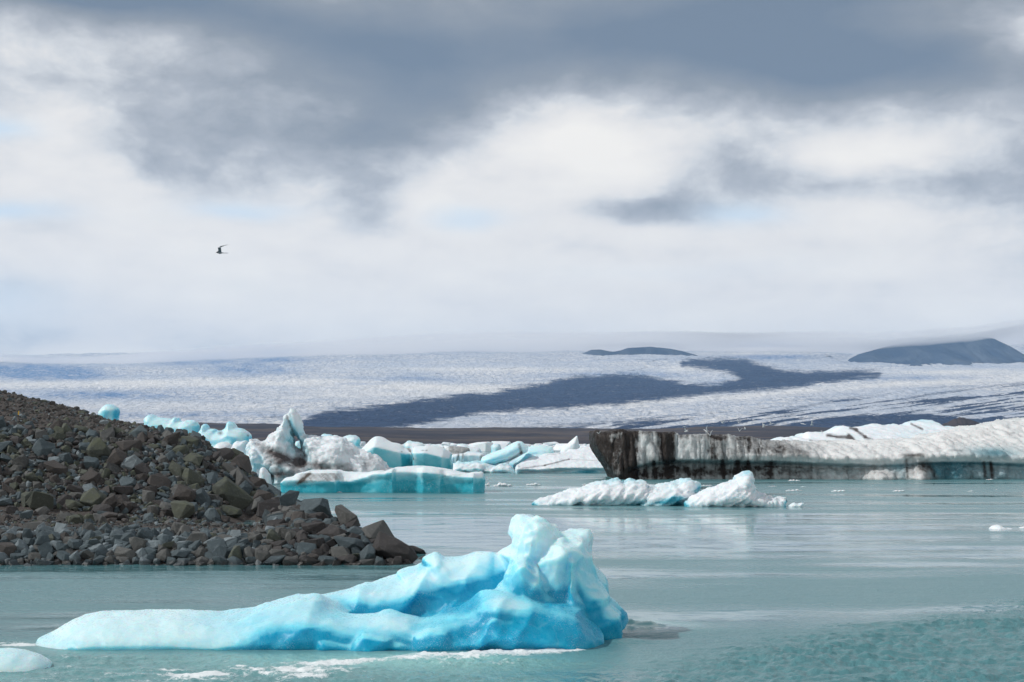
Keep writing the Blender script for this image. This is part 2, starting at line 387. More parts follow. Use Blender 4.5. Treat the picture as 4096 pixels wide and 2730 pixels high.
def paintA(V, N, c1, c2, px, py):
    x, y, z = V.T
    n = fbm(x * .9, y * .9, z * 1.2, 4)
    g = lambda a, b, sa, sb: np.exp(-((px - a) / sa) ** 2 - ((py - b) / sb) ** 2)
    hd = 1 - .85 * np.maximum(sst(2330, 2230, py) * (px > 1980), G(px, py, 2170, 2250, 120, 130))
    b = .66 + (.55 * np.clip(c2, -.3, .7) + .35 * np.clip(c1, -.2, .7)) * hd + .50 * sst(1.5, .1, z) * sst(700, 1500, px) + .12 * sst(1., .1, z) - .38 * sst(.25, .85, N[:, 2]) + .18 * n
    b += .75 * g(1790, 2415, 190, 50) + .6 * g(1150, 2550, 170, 60) + .55 * g(2060, 2540, 330, 70) + .35 * g(2100, 2380, 110, 90) + .4 * g(2200, 2450, 90, 90)
    b += .3 * g(2340, 2400, 70, 110) + .2 * g(1850, 2350, 150, 40)
    b -= .75 * sst(900, 500, px) * sst(.1, .5, z) + .35 * g(1550, 2490, 160, 45) + .4 * g(2040, 2420, 70, 30) + .25 * g(1700, 2560, 120, 30)
    b -= .65 * sst(2290, 2130, py) * (px > 1900) + .35 * G(px, py, 2190, 2270, 60, 110)
    return b, np.zeros(len(x))
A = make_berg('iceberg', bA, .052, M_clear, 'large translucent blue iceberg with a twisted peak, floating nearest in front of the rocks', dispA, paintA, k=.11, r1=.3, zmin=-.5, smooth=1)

# ------------------------------------------------------------------ the other icebergs
def mk_disp(a1, f1, a2, f2, diag=0, az_=1.0):
    def d(V, N):
        x, y, z = V.T
        u = x + diag * z
        return a1 * fbm(u * f1, y * f1, z * f1 * az_, 4) + a2 * fbm(u * f2, y * f2, z * f2 * az_, 4, .55)
    return d
def P_(base=.3, cav=.6, low=.4, top=.5, zl=2., nz=.2, dirt=0., extra=None, dextra=None, nf=.4):
    def p(V, N, c1, c2, px, py):
        x, y, z = V.T
        n = fbm(x * nf, y * nf, z * nf * 1.5, 4)
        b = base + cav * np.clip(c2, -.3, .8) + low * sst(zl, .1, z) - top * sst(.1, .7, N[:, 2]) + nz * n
        dd = np.full(len(x), dirt) + (0 if not dextra else dextra(px, py, z, N, c1, x))
        if extra: b = b + extra(px, py, z, N)
        return b, dd
    return p
def seg(px, py, x1, y1, x2, y2, wd):
    """soft band along a segment"""
    ex, ey = x2 - x1, y2 - y1; t = np.clip(((px - x1) * ex + (py - y1) * ey) / (ex * ex + ey * ey), 0, 1)
    return np.exp(-((px - x1 - t * ex) ** 2 + (py - y1 - t * ey) ** 2) / wd ** 2)

# small white chunk at the lower left corner
make_berg('iceberg', [dict(o=[(-190,2740),(-160,2650),(-60,2600),(20,2594),(90,2600),(150,2622),(190,2650),(208,2690),(200,2750)], Y=31.4, tf=.9, tb=.9, D=.6)], .04, M_clear,
    'small rounded white ice chunk cut off by the lower left corner of the picture', mk_disp(.05, 1.2, .02, 4), P_(.05, .4, .25, .4, .4, .2), cat='iceberg', zmin=-.3)

# twin white bergs in mid water
C1 = [(2138,2035),(2138,2014),(2158,2002),(2212,1994),(2269,1975),(2327,1961),(2377,1942),(2419,1934),(2464,1926),(2491,1938),(2518,1926),(2568,1932),(2591,1952),(2617,1954),(2644,1946),(2702,1936),(2728,1926),(2752,1924),(2770,1937),(2796,1938),(2778,1960),(2772,1972),(2794,1972),(2794,1980),(2778,1994),(2750,2014),(2740,2035)]
C2 = [(2742,2038),(2746,2018),(2786,1990),(2836,1967),(2897,1940),(2940,1928),(2950,1912),(2978,1897),(2998,1899),(3002,1925),(3008,1956),(3015,1979),(3042,1983),(3065,1994),(3103,2003),(3137,1997),(3128,2012),(3118,2038)]
def dispC(V, N):
    x, y, z = V.T; u = z * 1.0 - x * .55; v = x * .9 + z * .5
    return .36 * fbm(u * 1.7, y * .8, v * .35, 3, .5, True) + .16 * fbm(u * 4, y * 2, v * 1.4, 4, .55) + .10 * fbm(x * 5, y * 5, z * 5, 3, .6, True) - .08
exC = lambda px, py, z, N: .75 * G(px, py, 2700, 2000, 50, 25) + .35 * G(px, py, 2480, 2015, 80, 15) + .25 * G(px, py, 3005, 1950, 20, 30)  # blue shade of the right-hand underside and the peak's right face, painted in
make_berg('iceberg', [dict(o=C1, Y=113.5, tf=2.6, tb=2.0, D=1.6), dict(o=[(2560,2035),(2600,1990),(2680,1965),(2740,1975),(2730,2000),(2650,2035)], Y=111.8, tf=1.2, tb=1, D=.7)], .11, M_snow,
    'long low white iceberg with a jagged crusty top, floating left of its pointed twin', dispC, P_(.26, .9, .35, .4, .8, .18, extra=exC, nf=1.), group='pair of crusty white icebergs in mid water', r1=.5, k=.3)
make_berg('iceberg', [dict(o=C2, Y=110.5, tf=2.3, tb=1.8, D=1.5)], .10, M_snow,
    'crusty white iceberg rising to one pointed peak, floating right of its long low twin', dispC, P_(.26, .9, .35, .4, .8, .18, extra=exC, nf=1.), group='pair of crusty white icebergs in mid water', r1=.5)
make_berg('ice_chunk', [dict(o=[(3152,2038),(3155,2022),(3175,2010),(3190,2016),(3205,2011),(3217,2014),(3206,2026),(3200,2038)], Y=109.5, tf=.5, tb=.5, D=.3)], .045, M_snow,
    'small white ice chunk floating just off the right end of the pointed white iceberg', mk_disp(.03, 3, .02, 8), P_(.05, .3, .2, .2), cat='ice chunk', zmin=-.2)

# long turquoise berg before the dirty one
E_o = [(1128,1985),(1124,1930),(1145,1911),(1175,1908),(1186,1896),(1201,1893),(1221,1888),(1239,1882),(1308,1883),(1346,1883),(1364,1889),(1436,1892),(1469,1893),(1497,1885),(1522,1884),(1538,1889),(1553,1881),(1584,1870),(1663,1866),(1732,1870),(1770,1876),(1808,1884),(1846,1894),(1870,1896),(1895,1891),(1912,1892),(1925,1888),(1933,1902),(1939,1924),(1934,1985)]
def yfE(x, z):
    px = x / 140. * F + 2048
    lip = np.interp(px, [1100, 1240, 1400, 1500, 1600, 1700, 1850, 1950], [1.3, 1.25, 1.1, 1.9, 2.1, 2.0, 1.6, 1.4])
    u = sst(0, .8, lip - z)
    base = 139.0 + np.interp(px, [1120, 1300, 1345, 1360, 1430, 1500, 1572, 1582, 1668, 1690, 1760, 1775, 1850, 1895, 1905, 1930], [1.2, 0, .1, 1.3, 1.5, .5, 0, .9, .9, .1, .5, 1.1, .7, .2, .9, 1.8])
    return base + .30 * u - 0 + 1.3 * np.maximum(0, z - lip) + .35 * fbm(x * .35, 0, z * .2, 3)
def exE(px, py, z, N): return .15 + .5 * G(px, py, 1630, 1950, 70, 40) + .45 * G(px, py, 1850, 1950, 90, 28) + .3 * G(px, py, 1450, 1945, 160, 22) + .55 * sst(1935, 1962, py) * (px < 1420) - .25 * G(px, py, 1700, 1890, 200, 15) - .5 * G(px, py, 1250, 1910, 90, 25)
def dE(px, py, z, N, c, x):
    st = .5 + .5 * fbm((px - .9 * (1900 - py) * -1) * .09, 0 * px, py * .008, 3)
    m = sst(1190, 1225, px + (py - 1890) * .6) * sst(1395, 1345, px + (py - 1890) * .3) * sst(1890, 1896, py + 0 * px) * sst(1938, 1928, py + (px - 1230) * .08)
    return m * (.15 + .75 * st) + .45 * seg(px, py, 1190, 1940, 1240, 1893, 7) + .28 * seg(px, py, 1680, 1936, 1780, 1905, 5) + .25 * seg(px, py, 1780, 1905, 1850, 1898, 4) + .25 * seg(px, py, 1930, 1910, 1915, 1940, 4)
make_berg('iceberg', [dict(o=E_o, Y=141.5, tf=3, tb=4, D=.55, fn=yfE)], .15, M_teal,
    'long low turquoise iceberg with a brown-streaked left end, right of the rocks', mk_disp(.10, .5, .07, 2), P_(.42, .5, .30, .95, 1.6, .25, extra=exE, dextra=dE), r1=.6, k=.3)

# dirty grey berg with the tall fin
F1 = [(985,1960),(990,1800),(1002,1760),(1012,1753),(1053,1763),(1079,1750),(1104,1725),(1122,1712),(1135,1682),(1145,1661),(1150,1662),(1156,1680),(1163,1710),(1172,1745),(1178,1772),(1195,1800),(1215,1822),(1240,1850),(1330,1885),(1420,1900),(1420,1960)]
F2 = [(1150,1700),(1147,1672),(1155,1651),(1165,1635),(1181,1647),(1198,1664),(1211,1689),(1221,1733),(1219,1780),(1216,1815),(1205,1800),(1200,1765),(1188,1748),(1174,1735),(1165,1760),(1155,1740)]
F3 = [(1210,1960),(1207,1800),(1216,1745),(1232,1735),(1270,1738),(1308,1750),(1351,1747),(1380,1757),(1410,1773),(1436,1797),(1468,1811),(1500,1824),(1535,1842),(1556,1868),(1600,1880),(1640,1900),(1640,1960)]
F4 = [(1090,1960),(1088,1870),(1092,1825),(1110,1822),(1150,1840),(1180,1862),(1230,1880),(1240,1960)]
F0 = [(985,1960),(1000,1795),(1018,1782),(1045,1812),(1062,1845),(1095,1900),(1095,1960)]
def dispF(V, N):
    x, y, z = V.T; u = z + x * .45; v = x - z * .45
    return .8 * fbm(u * .45, y * .4, v * .2, 3, .5) + .65 * fbm(u * .9, y * .9, v * .7, 4, .55) + .18 * fbm(x * 2.4, y * 2.4, z * 2.4, 3) - .22 * np.maximum(0, fbm(x * .8, y * .8, z * .8, 2, .5, True) - .3)
def dispF_(V, N):
    px, py = proj(V); return dispF(V, N) * (1 - .85 * G(px, py, 1185, 1700, 50, 60))
def dF(px, py, z, N, c, x):
    n = fbm(px * .02, py * .035, 0 * px, 4)
    return .17 + .42 * n + .55 * seg(px, py, 1030, 1785, 1200, 1862, 22) + .5 * seg(px, py, 1200, 1850, 1400, 1885, 20) + .4 * G(px, py, 1110, 1850, 40, 40) + .55 * G(px, py, 1130, 1900, 60, 22) + .35 * np.clip(c, 0, .6) + .55 * seg(px, py, 1147, 1662, 1177, 1745, 4) + .5 * seg(px, py, 1195, 1790, 1220, 1822, 6) + .2 * G(px, py, 1480, 1860, 60, 25) - .3 * G(px, py, 1185, 1700, 50, 50) - .4 * G(px, py, 1020, 1820, 30, 50)  # grit, darker in hollows, with the fin's dark crack drawn as lines
exF = lambda px, py, z, N: -.05 + .25 * G(px, py, 1170, 1720, 60, 60) + .55 * G(px, py, 1030, 1850, 35, 60) + .3 * G(px, py, 1120, 1880, 60, 30)
make_berg('iceberg', [dict(o=F1, Y=176, tf=4.5, tb=3, D=2.6), dict(o=F2, Y=176.5, tf=1.5, tb=1.2, D=.9), dict(o=F3, Y=177.5, tf=6.5, tb=3, D=3.6), dict(o=F4, Y=172, tf=2, tb=3, D=1.6), dict(o=F0, Y=172.5, tf=2, tb=2, D=1.2)], .19, M_snow,
    'lumpy grey iceberg with dark grit and a tall split fin, behind the rocks', dispF_, P_(.22, .5, .15, .3, 2, .25, extra=exF, dextra=dF, nf=.3), r1=.7, k=.25)

# bright blue bergs behind the rocks
Gs = [(795,1900),(800,1730),(809,1716),(812,1701),(821,1696),(831,1703),(838,1716),(866,1716),(873,1725),(890,1724),(906,1714),(908,1700),(917,1686),(933,1690),(950,1710),(975,1715),(994,1728),(1006,1744),(1006,1790),(990,1900)]
make_berg('iceberg', [dict(o=Gs, Y=206, tf=4, tb=3, D=2.0)], .2, M_clear, 'bright blue lumpy iceberg with two rounded knobs, rising behind the right end of the rocks', mk_disp(.35, .3, .12, 1.2), P_(.38, .7, 0, .35, 2, .3, dextra=lambda px, py, z, N, c, x: .7 * G(px, py, 882, 1733, 12, 10) + .7 * G(px, py, 992, 1743, 6, 6)), r1=1.)
make_berg('iceberg', [dict(o=[(845,1940),(850,1800),(866,1778),(880,1769),(900,1769),(924,1780),(935,1800),(940,1940)], Y=186, tf=2.5, tb=2, D=1.4)], .18, M_snow, 'low rounded white iceberg between the rocks and the bright blue knobbed one', mk_disp(.2, .4, .1, 1.4), P_(.0, .5, 0, .3), r1=.7)
make_berg('iceberg', [dict(o=[(915,1950),(925,1795),(936,1775),(952,1764),(962,1770),(972,1764),(991,1763),(989,1780),(984,1795),(988,1812),(998,1850),(1010,1950)], Y=180, tf=2, tb=1.5, D=1.2)], .16, M_snow, 'thin pale white ice spur with a notched top, left of the grey finned iceberg', mk_disp(.18, .5, .08, 1.8), P_(.2, .5, 0, .3), r1=.7)
make_berg('ice_chunk', [dict(o=[(1034,1960),(1037,1885),(1045,1870),(1055,1867),(1068,1880),(1080,1898),(1090,1960)], Y=165, tf=1.2, tb=1.2, D=.8)], .12, M_snow, 'small bluish white ice lump low against the rocks, before the grey finned iceberg', mk_disp(.1, .6, .05, 2), P_(.1, .5, 0, .3), cat='ice chunk', r1=.5)
make_berg('iceberg', [dict(o=[(395,1790),(397,1650),(414,1627),(433,1617),(455,1621),(474,1633),(478,1648),(472,1670),(470,1790)], Y=192, tf=2.2, tb=2, D=1.2)], .14, M_clear, 'pale blue block of ice showing alone above the gravel ridge at the left', mk_disp(.12, .4, .04, 2), P_(.5, .4, 0, .55, 3, .15, extra=lambda px, py, z, N: .4 * G(px, py, 462, 1655, 22, 22)), r1=.6)
S_ = [(578,1800),(583,1676),(602,1661),(618,1659),(630,1668),(656,1671),(681,1674),(694,1678),(701,1667),(718,1671),(719,1684),(732,1687),(752,1681),(787,1685),(797,1703),(796,1800)]
make_berg('iceberg', [dict(o=S_, Y=214, tf=3.5, tb=3, D=1.8)], .18, M_clear, 'row of pale blue ice humps peeping over the brow of the rock slope', mk_disp(.3, .4, .12, 1.5), P_(.38, .6, 0, .45, 3, .3), r1=.8)

# teal berg with overhanging faces
H_o = [(1425,1925),(1430,1810),(1441,1798),(1461,1776),(1482,1754),(1494,1747),(1522,1747),(1543,1761),(1563,1771),(1589,1774),(1604,1782),(1618,1796),(1640,1792),(1655,1785),(1701,1787),(1726,1782),(1757,1787),(1782,1799),(1803,1815),(1801,1840),(1808,1860),(1806,1925)]
def yfH(x, z):
    px = x / 195. * F + 2048
    lip = np.interp(px, [1430, 1500, 1560, 1620, 1700, 1800], [3.0, 4.4, 3.9, 3.4, 3.6, 2.7])
    return 194.0 + .9 * sst(0, 3.0, lip - z) + 2.6 * np.maximum(0, z - lip) + np.interp(px, [1430, 1500, 1600, 1642, 1650, 1700, 1770, 1800], [1.5, 0, 1.2, 2.8, .6, 0, .4, 2.2]) + .5 * fbm(x * .15, 0, z * .1, 3)
def dH(px, py, z, N, c, x): return .75 * seg(px, py, 1628, 1790, 1640, 1803, 6) + .6 * seg(px, py, 1642, 1806, 1654, 1835, 3) + .6 * seg(px, py, 1654, 1835, 1645, 1855, 2.5) + .5 * G(px, py, 1607, 1808, 5, 5) + .5 * G(px, py, 1690, 1803, 8, 4) + .5 * G(px, py, 1707, 1802, 5, 4) + .5 * G(px, py, 1654, 1788, 3, 8)
make_berg('iceberg', [dict(o=H_o, Y=198, tf=4, tb=4, D=.9, fn=yfH)], .19, M_teal, 'dark teal iceberg with two smooth overhanging faces under white crowns', mk_disp(.12, .3, .05, 1.5), P_(.50, .4, .45, .95, 4.2, .15, dextra=dH), r1=.9, k=.3)
make_berg('iceberg', [dict(o=[(1612,1900),(1617,1783),(1622,1770),(1632,1764),(1650,1769),(1675,1770),(1692,1774),(1702,1788),(1706,1900)], Y=216, tf=2, tb=2, D=1.2)], .18, M_teal, 'small ragged pale teal iceberg top showing over the cleft between the two teal faces', mk_disp(.25, .6, .12, 2), P_(.4, .5, 0, .4), r1=.7)
make_berg('iceberg', [dict(o=[(1345,1900),(1350,1760),(1386,1744),(1400,1740),(1425,1743),(1438,1753),(1442,1767),(1436,1783),(1446,1800),(1448,1900)], Y=203, tf=2.5, tb=2, D=1.3)], .18, M_teal, 'teal iceberg knob with a dusty ledge, just right of the lumpy grey mound', mk_disp(.25, .5, .12, 1.8), P_(.5, .5, 0, .5, dextra=lambda px, py, z, N, c, x: .35 * G(px, py, 1365, 1748, 14, 6)), r1=.7)
make_berg('iceberg', [dict(o=[(1278,1800),(1284,1741),(1298,1735),(1323,1738),(1338,1749),(1345,1800)], Y=206, tf=2, tb=2, D=1)], .18, M_clear, 'small pale blue ice dome peeping over the top of the lumpy grey mound', mk_disp(.12, .5, .05, 2), P_(.35, .5, 0, .4), r1=.7)
make_berg('iceberg', [dict(o=[(1160,1900),(1168,1785),(1180,1770),(1200,1762),(1212,1775),(1222,1900)], Y=196, tf=2, tb=2, D=1)], .18, M_clear, 'pale blue ice seen through the gap under the tall split fin', mk_disp(.12, .5, .05, 2), P_(.3, .5, 0, .4), r1=.7)

# cluster in the middle
J1 = [(1921,1847),(1929,1829),(1952,1818),(2013,1795),(2051,1773),(2070,1767),(2084,1767),(2098,1776),(2114,1787),(2110,1806),(2074,1829),(2035,1846),(1975,1864),(1935,1862)]
J2 = [(2040,1905),(2035,1850),(2074,1825),(2105,1790),(2125,1786),(2174,1782),(2208,1790),(2217,1810),(2215,1905)]
make_berg('iceberg', [dict(o=J1, Y=231, tf=2.6, tb=2.2, D=1.2, lean=lambda x, z: 0 * x), dict(o=J2, Y=236, tf=3, tb=3, D=1.4)], .2, M_clear,
    'iceberg with a tilted glassy blue slab leaning on a blue block, in the middle cluster', mk_disp(.15, .4, .08, 1.5), P_(.25, .5, .1, .55, 3, .2, extra=lambda px, py, z, N: .45 * G(px, py, 1985, 1850, 60, 14) + .5 * G(px, py, 2180, 1825, 40, 16) - .15,
    dextra=lambda px, py, z, N, c, x: .6 * seg(px, py, 2076, 1778, 2086, 1812, 7) + .5 * seg(px, py, 2035, 1845, 2086, 1812, 6) + .3 * G(px, py, 2060, 1860, 28, 30)), r1=.8)  # grey below the slab is its shadow, painted through the dirt mask
J3 = [(1797,1905),(1803,1876),(1814,1855),(1829,1849),(1868,1853),(1905,1848),(1940,1852),(1967,1863),(2000,1857),(2021,1856),(2040,1868),(2060,1884),(2066,1905)]
def dispJ(V, N):
    x, y, z = V.T; return .45 * fbm(x * .5, y * .5, z * .6, 3, .5, True) + .2 * fbm(x * 1.4, y * 1.4, z * 1.4, 4) - .15
make_berg('iceberg', [dict(o=J3, Y=229.5, tf=3, tb=3, D=1.5)], .17, M_teal, 'low heap of pale blue broken ice at the water below the tilted slab', dispJ, P_(.28, .7, .2, .35, 1.2, .3, nf=.5), r1=.6)
J4 = [(1796,1900),(1799,1829),(1814,1818),(1850,1815),(1862,1812),(1868,1808),(1900,1808),(1932,1815),(1945,1830),(1945,1900)]
def yfJ(x, z): return 243 + .5 * fbm(x * 1.0, 0, 0 * x, 3, .5, True) + 1.2 * np.maximum(0, z - 2.7)
make_berg('iceberg', [dict(o=J4, Y=246, tf=3, tb=3, D=.6, fn=yfJ)], .2, M_snow, 'blocky white iceberg with upright grey dirt stripes, left of the tilted slab', mk_disp(.12, .6, .06, 2), P_(.2, .6, .2, .4, 2, .3, dextra=lambda px, py, z, N, c, x: .55 * (seg(px, py, 1834, 1818, 1828, 1850, 4) + seg(px, py, 1852, 1816, 1848, 1850, 4) + seg(px, py, 1926, 1822, 1921, 1850, 6)) + .1), r1=.8)
K_o = [(2063,1905),(2064,1880),(2067,1860),(2082,1849),(2116,1833),(2166,1826),(2172,1817),(2231,1813),(2269,1807),(2275,1797),(2315,1799),(2338,1794),(2369,1790),(2420,1790),(2455,1800),(2458,1905)]
def yfK(x, z):
    px = x / 226. * F + 2048
    lip = np.interp(px, [2060, 2150, 2300, 2460], [.8, .7, 1.0, .8])
    return 225 + .7 * sst(0, .6, lip - z) + 2.8 * np.maximum(0, z - lip) + 1.0 * fbm(x * .15, 0, z * .8, 3)
make_berg('iceberg', [dict(o=K_o, Y=236, tf=3, tb=3, D=.5, fn=yfK)], .18, M_snow, 'low layered white iceberg with a thin brown seam, left of the black-streaked wall', mk_disp(.32, .35, .17, 1.4, 0, 1.6),
    P_(.02, .3, .3, .3, .7, .15, extra=lambda px, py, z, N: .8 * G(px, py, 2350, 1887, 60, 9) + .35 * G(px, py, 2250, 1893, 60, 4), dextra=lambda px, py, z, N, c, x: .55 * seg(px, py, 2090, 1874, 2180, 1862, 3.5) + .7 * seg(px, py, 2180, 1862, 2275, 1838, 3.5) + .4 * seg(px, py, 2275, 1838, 2430, 1846, 2.5) + .4 * G(px, py, 2075, 1868, 6, 14) + .35 * seg(px, py, 2190, 1819, 2240, 1815, 3)), r1=.7)
make_berg('iceberg', [dict(o=[(2236,1830),(2240,1806),(2246,1795),(2269,1776),(2296,1753),(2310,1741),(2314,1768),(2318,1800),(2320,1830)], Y=420, tf=2.5, tb=2.5, D=2.2)], .35, M_snow, 'sharp white triangular ice fin standing behind the low layered white iceberg', mk_disp(.15, .3, .1, .8), P_(.12, .3, .1, .1), r1=1.2)
make_berg('iceberg', [dict(o=[(1778,1860),(1783,1792),(1796,1786),(1822,1785),(1868,1789),(1880,1793),(1880,1812),(1860,1860)], Y=452, tf=4, tb=3, D=2.2)], .38, M_dark, 'small brown-stained iceberg far off above the striped blocky one', mk_disp(.3, .3, .2, 1), P_(.2, .2, .1, .1, dirt=.5, dextra=lambda px, py, z, N, c, x: -.45 * sst(1800, 1785, px)), r1=1.2)
make_berg('iceberg', [dict(o=[(1815,1860),(1828,1779),(1845,1776),(1868,1779),(1872,1784),(1915,1793),(1924,1803),(1926,1860)], Y=490, tf=4, tb=3, D=2.2)], .4, M_teal, 'pale bluish iceberg behind the small brown-stained one', mk_disp(.3, .3, .2, 1), P_(.25, .2, .1, .3), r1=1.2)
make_berg('iceberg', [dict(o=[(1962,1860),(1965,1785),(1975,1777),(1990,1774),(2000,1777),(2005,1790),(2008,1860)], Y=560, tf=4, tb=3, D=2.2)], .42, M_teal, 'lone small bluish iceberg at the far edge of the drift ice', mk_disp(.5, .3, .3, 1), P_(.5, .2, .1, .3), r1=1.2)

# the black-streaked wall that grows into the big white berg at the right
M_o = [(2449,1930),(2434,1891),(2419,1864),(2399,1837),(2376,1800),(2366,1770),(2361,1727),(2367,1727),(2392,1738),(2411,1738),(2432,1730),(2453,1725),(2466,1726),(2476,1731),(2490,1733),(2500,1729),(2520,1732),(2532,1729),(2545,1735),(2583,1734),(2600,1738),(2620,1737),(2632,1741),(2648,1733),(2667,1739),(2676,1747),(2690,1750),(2715,1745),(2728,1748),(2745,1745),(2762,1748),(2786,1741),(2800,1749),(2815,1753),(2832,1749),(2846,1752),(2858,1742),(2872,1749),(2884,1756),(2905,1752),(2930,1757),(2950,1752),(2962,1758),(2975,1763),(3000,1772),(3046,1777),(3103,1782),(3150,1779),(3206,1788),(3260,1779),(3300,1786),(3354,1779),(3400,1786),(3481,1780),(3566,1774),(3671,1769),(3693,1757),(3777,1744),(3862,1723),(3947,1710),(4031,1695),(4096,1689),(4180,1684),(4260,1700),(4300,1760),(4320,1930)]
def lipz(x):
    px = x / 188. * F + 2048
    lp = np.interp(px, [2340, 2480, 2530, 2600, 2700, 2900, 3100, 3300, 3500, 3700, 3900, 4100, 4300], [1905, 1900, 1866, 1845, 1836, 1838, 1841, 1850, 1855, 1846, 1842, 1850, 1850])
    return H - (lp - YH) / F * 188.
def yfM(x, z):
    px = x / 188. * F + 2048; L = lipz(x)
    sl = np.interp(px, [2300, 2900, 3050, 3200, 3450, 3800, 4300], [.12, .25, 1.3, 2.2, 3.2, 2.4, 2.2])
    fl = 1.1 * fbm(x * .50, 0 * x, z * .10, 4, .55) + .75 * fbm(x * 1.5, 0 * x, z * .15, 3, .5, True) * sst(3700, 2500, px)
    under = np.interp(px, [2300, 2500, 2560, 3400, 3500, 3640, 3740, 4300], [.0, .1, 2.4, 2.2, .9, .2, .9, 1.1])
    foot = -1.8 * G(px, 0 * px, 3520, 0, 45, 1) * sst(1.4, -.2, z) - 2.2 * G(px, 0 * px, 3670, 0, 38, 1) * sst(2.2, -.2, z)
    return 188.2 + fl + under * sst(0, .6, L - z) * (1 - .55 * sst(.8, 2.6, L - z)) + sl * np.maximum(0, z - L - .5) + foot + np.interp(px, [2360, 2480, 3400, 4300], [2.5, 0, 0, 1])
def dispM(V, N):
    x, y, z = V.T; px, py = proj(V)
    wv = sst(2900, 3200, px)
    return (.16 * fbm(x * .35, y * .35, z * .35, 3) + .14 * fbm(x * 1.1, y * 1.1, z * .8, 4)) + (1 - wv) * .22 * fbm(x * 2.0, y * .8, z * .35, 4, .55, True) + wv * (.75 * fbm(x * .45 + y * .3, y * .12, z * .2, 4, .55, True) + .30 * fbm(x * 1.0, y * .8, z * 1., 4, .6)) * sst(.1, .6, N[:, 2] + .2)
def paintM(V, N, c1, c2, px, py):
    x, y, z = V.T; L = lipz(x)
    wv = sst(2950, 3400, px); below = sst(-.1, .5, L - z)
    b = .05 + below * np.interp(px, [2400, 2700, 3100, 3500, 3700, 4100], [.12, .18, .32, .34, .8, .7]) + .12 * fbm(x * .3, y * .3, z * .4, 3) + .9 * G(px, py, 3980, 1812, 130, 28) + .5 * G(px, py, 3790, 1870, 60, 40) + .3 * G(px, py, 3600, 1865, 60, 30) + .2 * np.clip(c2, -.2, .5)  # under the lip, overhang shade and dirt are both painted into the tone
    b += .25 * (.5 - .5 * wv)
    b -= 1.2 * (G(px, 0 * px, 3520, 0, 50, 1) * sst(1870, 1900, py) + G(px, 0 * px, 3670, 0, 42, 1) * sst(1850, 1885, py))
    col = np.interp(px, [2355, 2395, 2470, 2500, 2530, 2560, 2620, 2640, 2665, 2695, 2705, 2760, 2830, 2850, 2880, 2910, 2925, 2960, 3000, 3060, 3120, 3200, 3400, 4096],
                        [1.4, 1.35, .85, 1.25, 1.3, .38, .38, .95, 1.1, 1.0, .28, .30, .45, .75, .75, .4, .3, .6, .45, .32, .3, .16, .08, .06])
    wq = px + 9 * fbm(py * .03, px * .01, 0 * px, 3); st = .6 * fbm(wq * .045, 0 * px, py * .006, 5, .62) + .6 * fbm(wq * .16, 0 * px, py * .009, 3)
    L = L + .35 * fbm(x * .25, 0 * x, 0 * x + 3, 3)
    st2 = fbm(wq * .022 + 40, 0 * px, py * .003, 3)
    d = col * .92 + (.75 * st + .15 * fbm(px * .02, 0 * px, py * .03, 3)) * (1 - .75 * wv)
    dl = np.interp(px, [2355, 2500, 2530, 2560, 3000, 3300, 4100], [1.3, 1.2, 1.1, .35, .38, .2, .08]) + (.9 * np.maximum(0, st2 + .12) + .6 * st + .12) * (1 - .5 * wv)
    d = d * (1 - below) + dl * below
    d = d + .5 * sst(.25, .8, N[:, 2]) * (1 - wv) * .6
    for q in (2615, 2665, 2890, 2950, 2993): d = d + .55 * seg(px, py, q, 1850, q + 6, 1915, 9)
    up = sst(.2, .7, N[:, 2]) * wv
    d = d + .12 * up * (fbm(x * .5, y * .1, z, 3) > .15) + .65 * G(px, py, 3650, 1822, 55, 8) + .5 * seg(px, py, 3625, 1840, 3632, 1912, 6) + .45 * seg(px, py, 3720, 1870, 3745, 1912, 10) + .45 * G(px, py, 3690, 1860, 40, 25)
    for q in (3935, 3962): d = d + .7 * seg(px, py, q, 1850, q + 6, 1908, 7)
    d = d + .35 * G(px, py, 3200, 1815, 35, 22) + .3 * G(px, py, 3130, 1800, 60, 22) + .28 * G(px, py, 3840, 1802, 40, 5) + .25 * G(px, py, 4040, 1735, 30, 8)
    return b, d
make_berg('iceberg', [dict(o=M_o, Y=203, tf=4, tb=4, D=.7, fn=yfM)], .2, M_dark, 'widest iceberg, black-streaked ice wall turning into thick snowy white ice', dispM, paintM, r1=.9, k=.3)
O_o = [(3025,1800),(3032,1772),(3060,1768),(3090,1762),(3104,1756),(3121,1752),(3138,1760),(3155,1749),(3180,1752),(3195,1747),(3203,1738),(3215,1734),(3260,1733),(3312,1733),(3335,1718),(3362,1705),(3385,1708),(3400,1716),(3430,1710),(3450,1709),(3481,1699),(3505,1699),(3523,1704),(3550,1703),(3578,1698),(3598,1704),(3620,1702),(3642,1690),(3680,1684),(3714,1679),(3740,1682),(3755,1690),(3777,1707),(3820,1709),(3947,1708),(4000,1716),(4010,1860),(3025,1860)]
def yfO(x, z): 
    return 212 + 2.6 * np.maximum(0, z - 3.0) + 1.2 * fbm(x * .1, 0 * x, z * .3, 3)
def dispO(V, N):
    x, y, z = V.T; return .45 * fbm(x * .3 + y * .3, y * .1, z * .5, 3) + .15 * fbm(x * 1.2, y, z, 3)
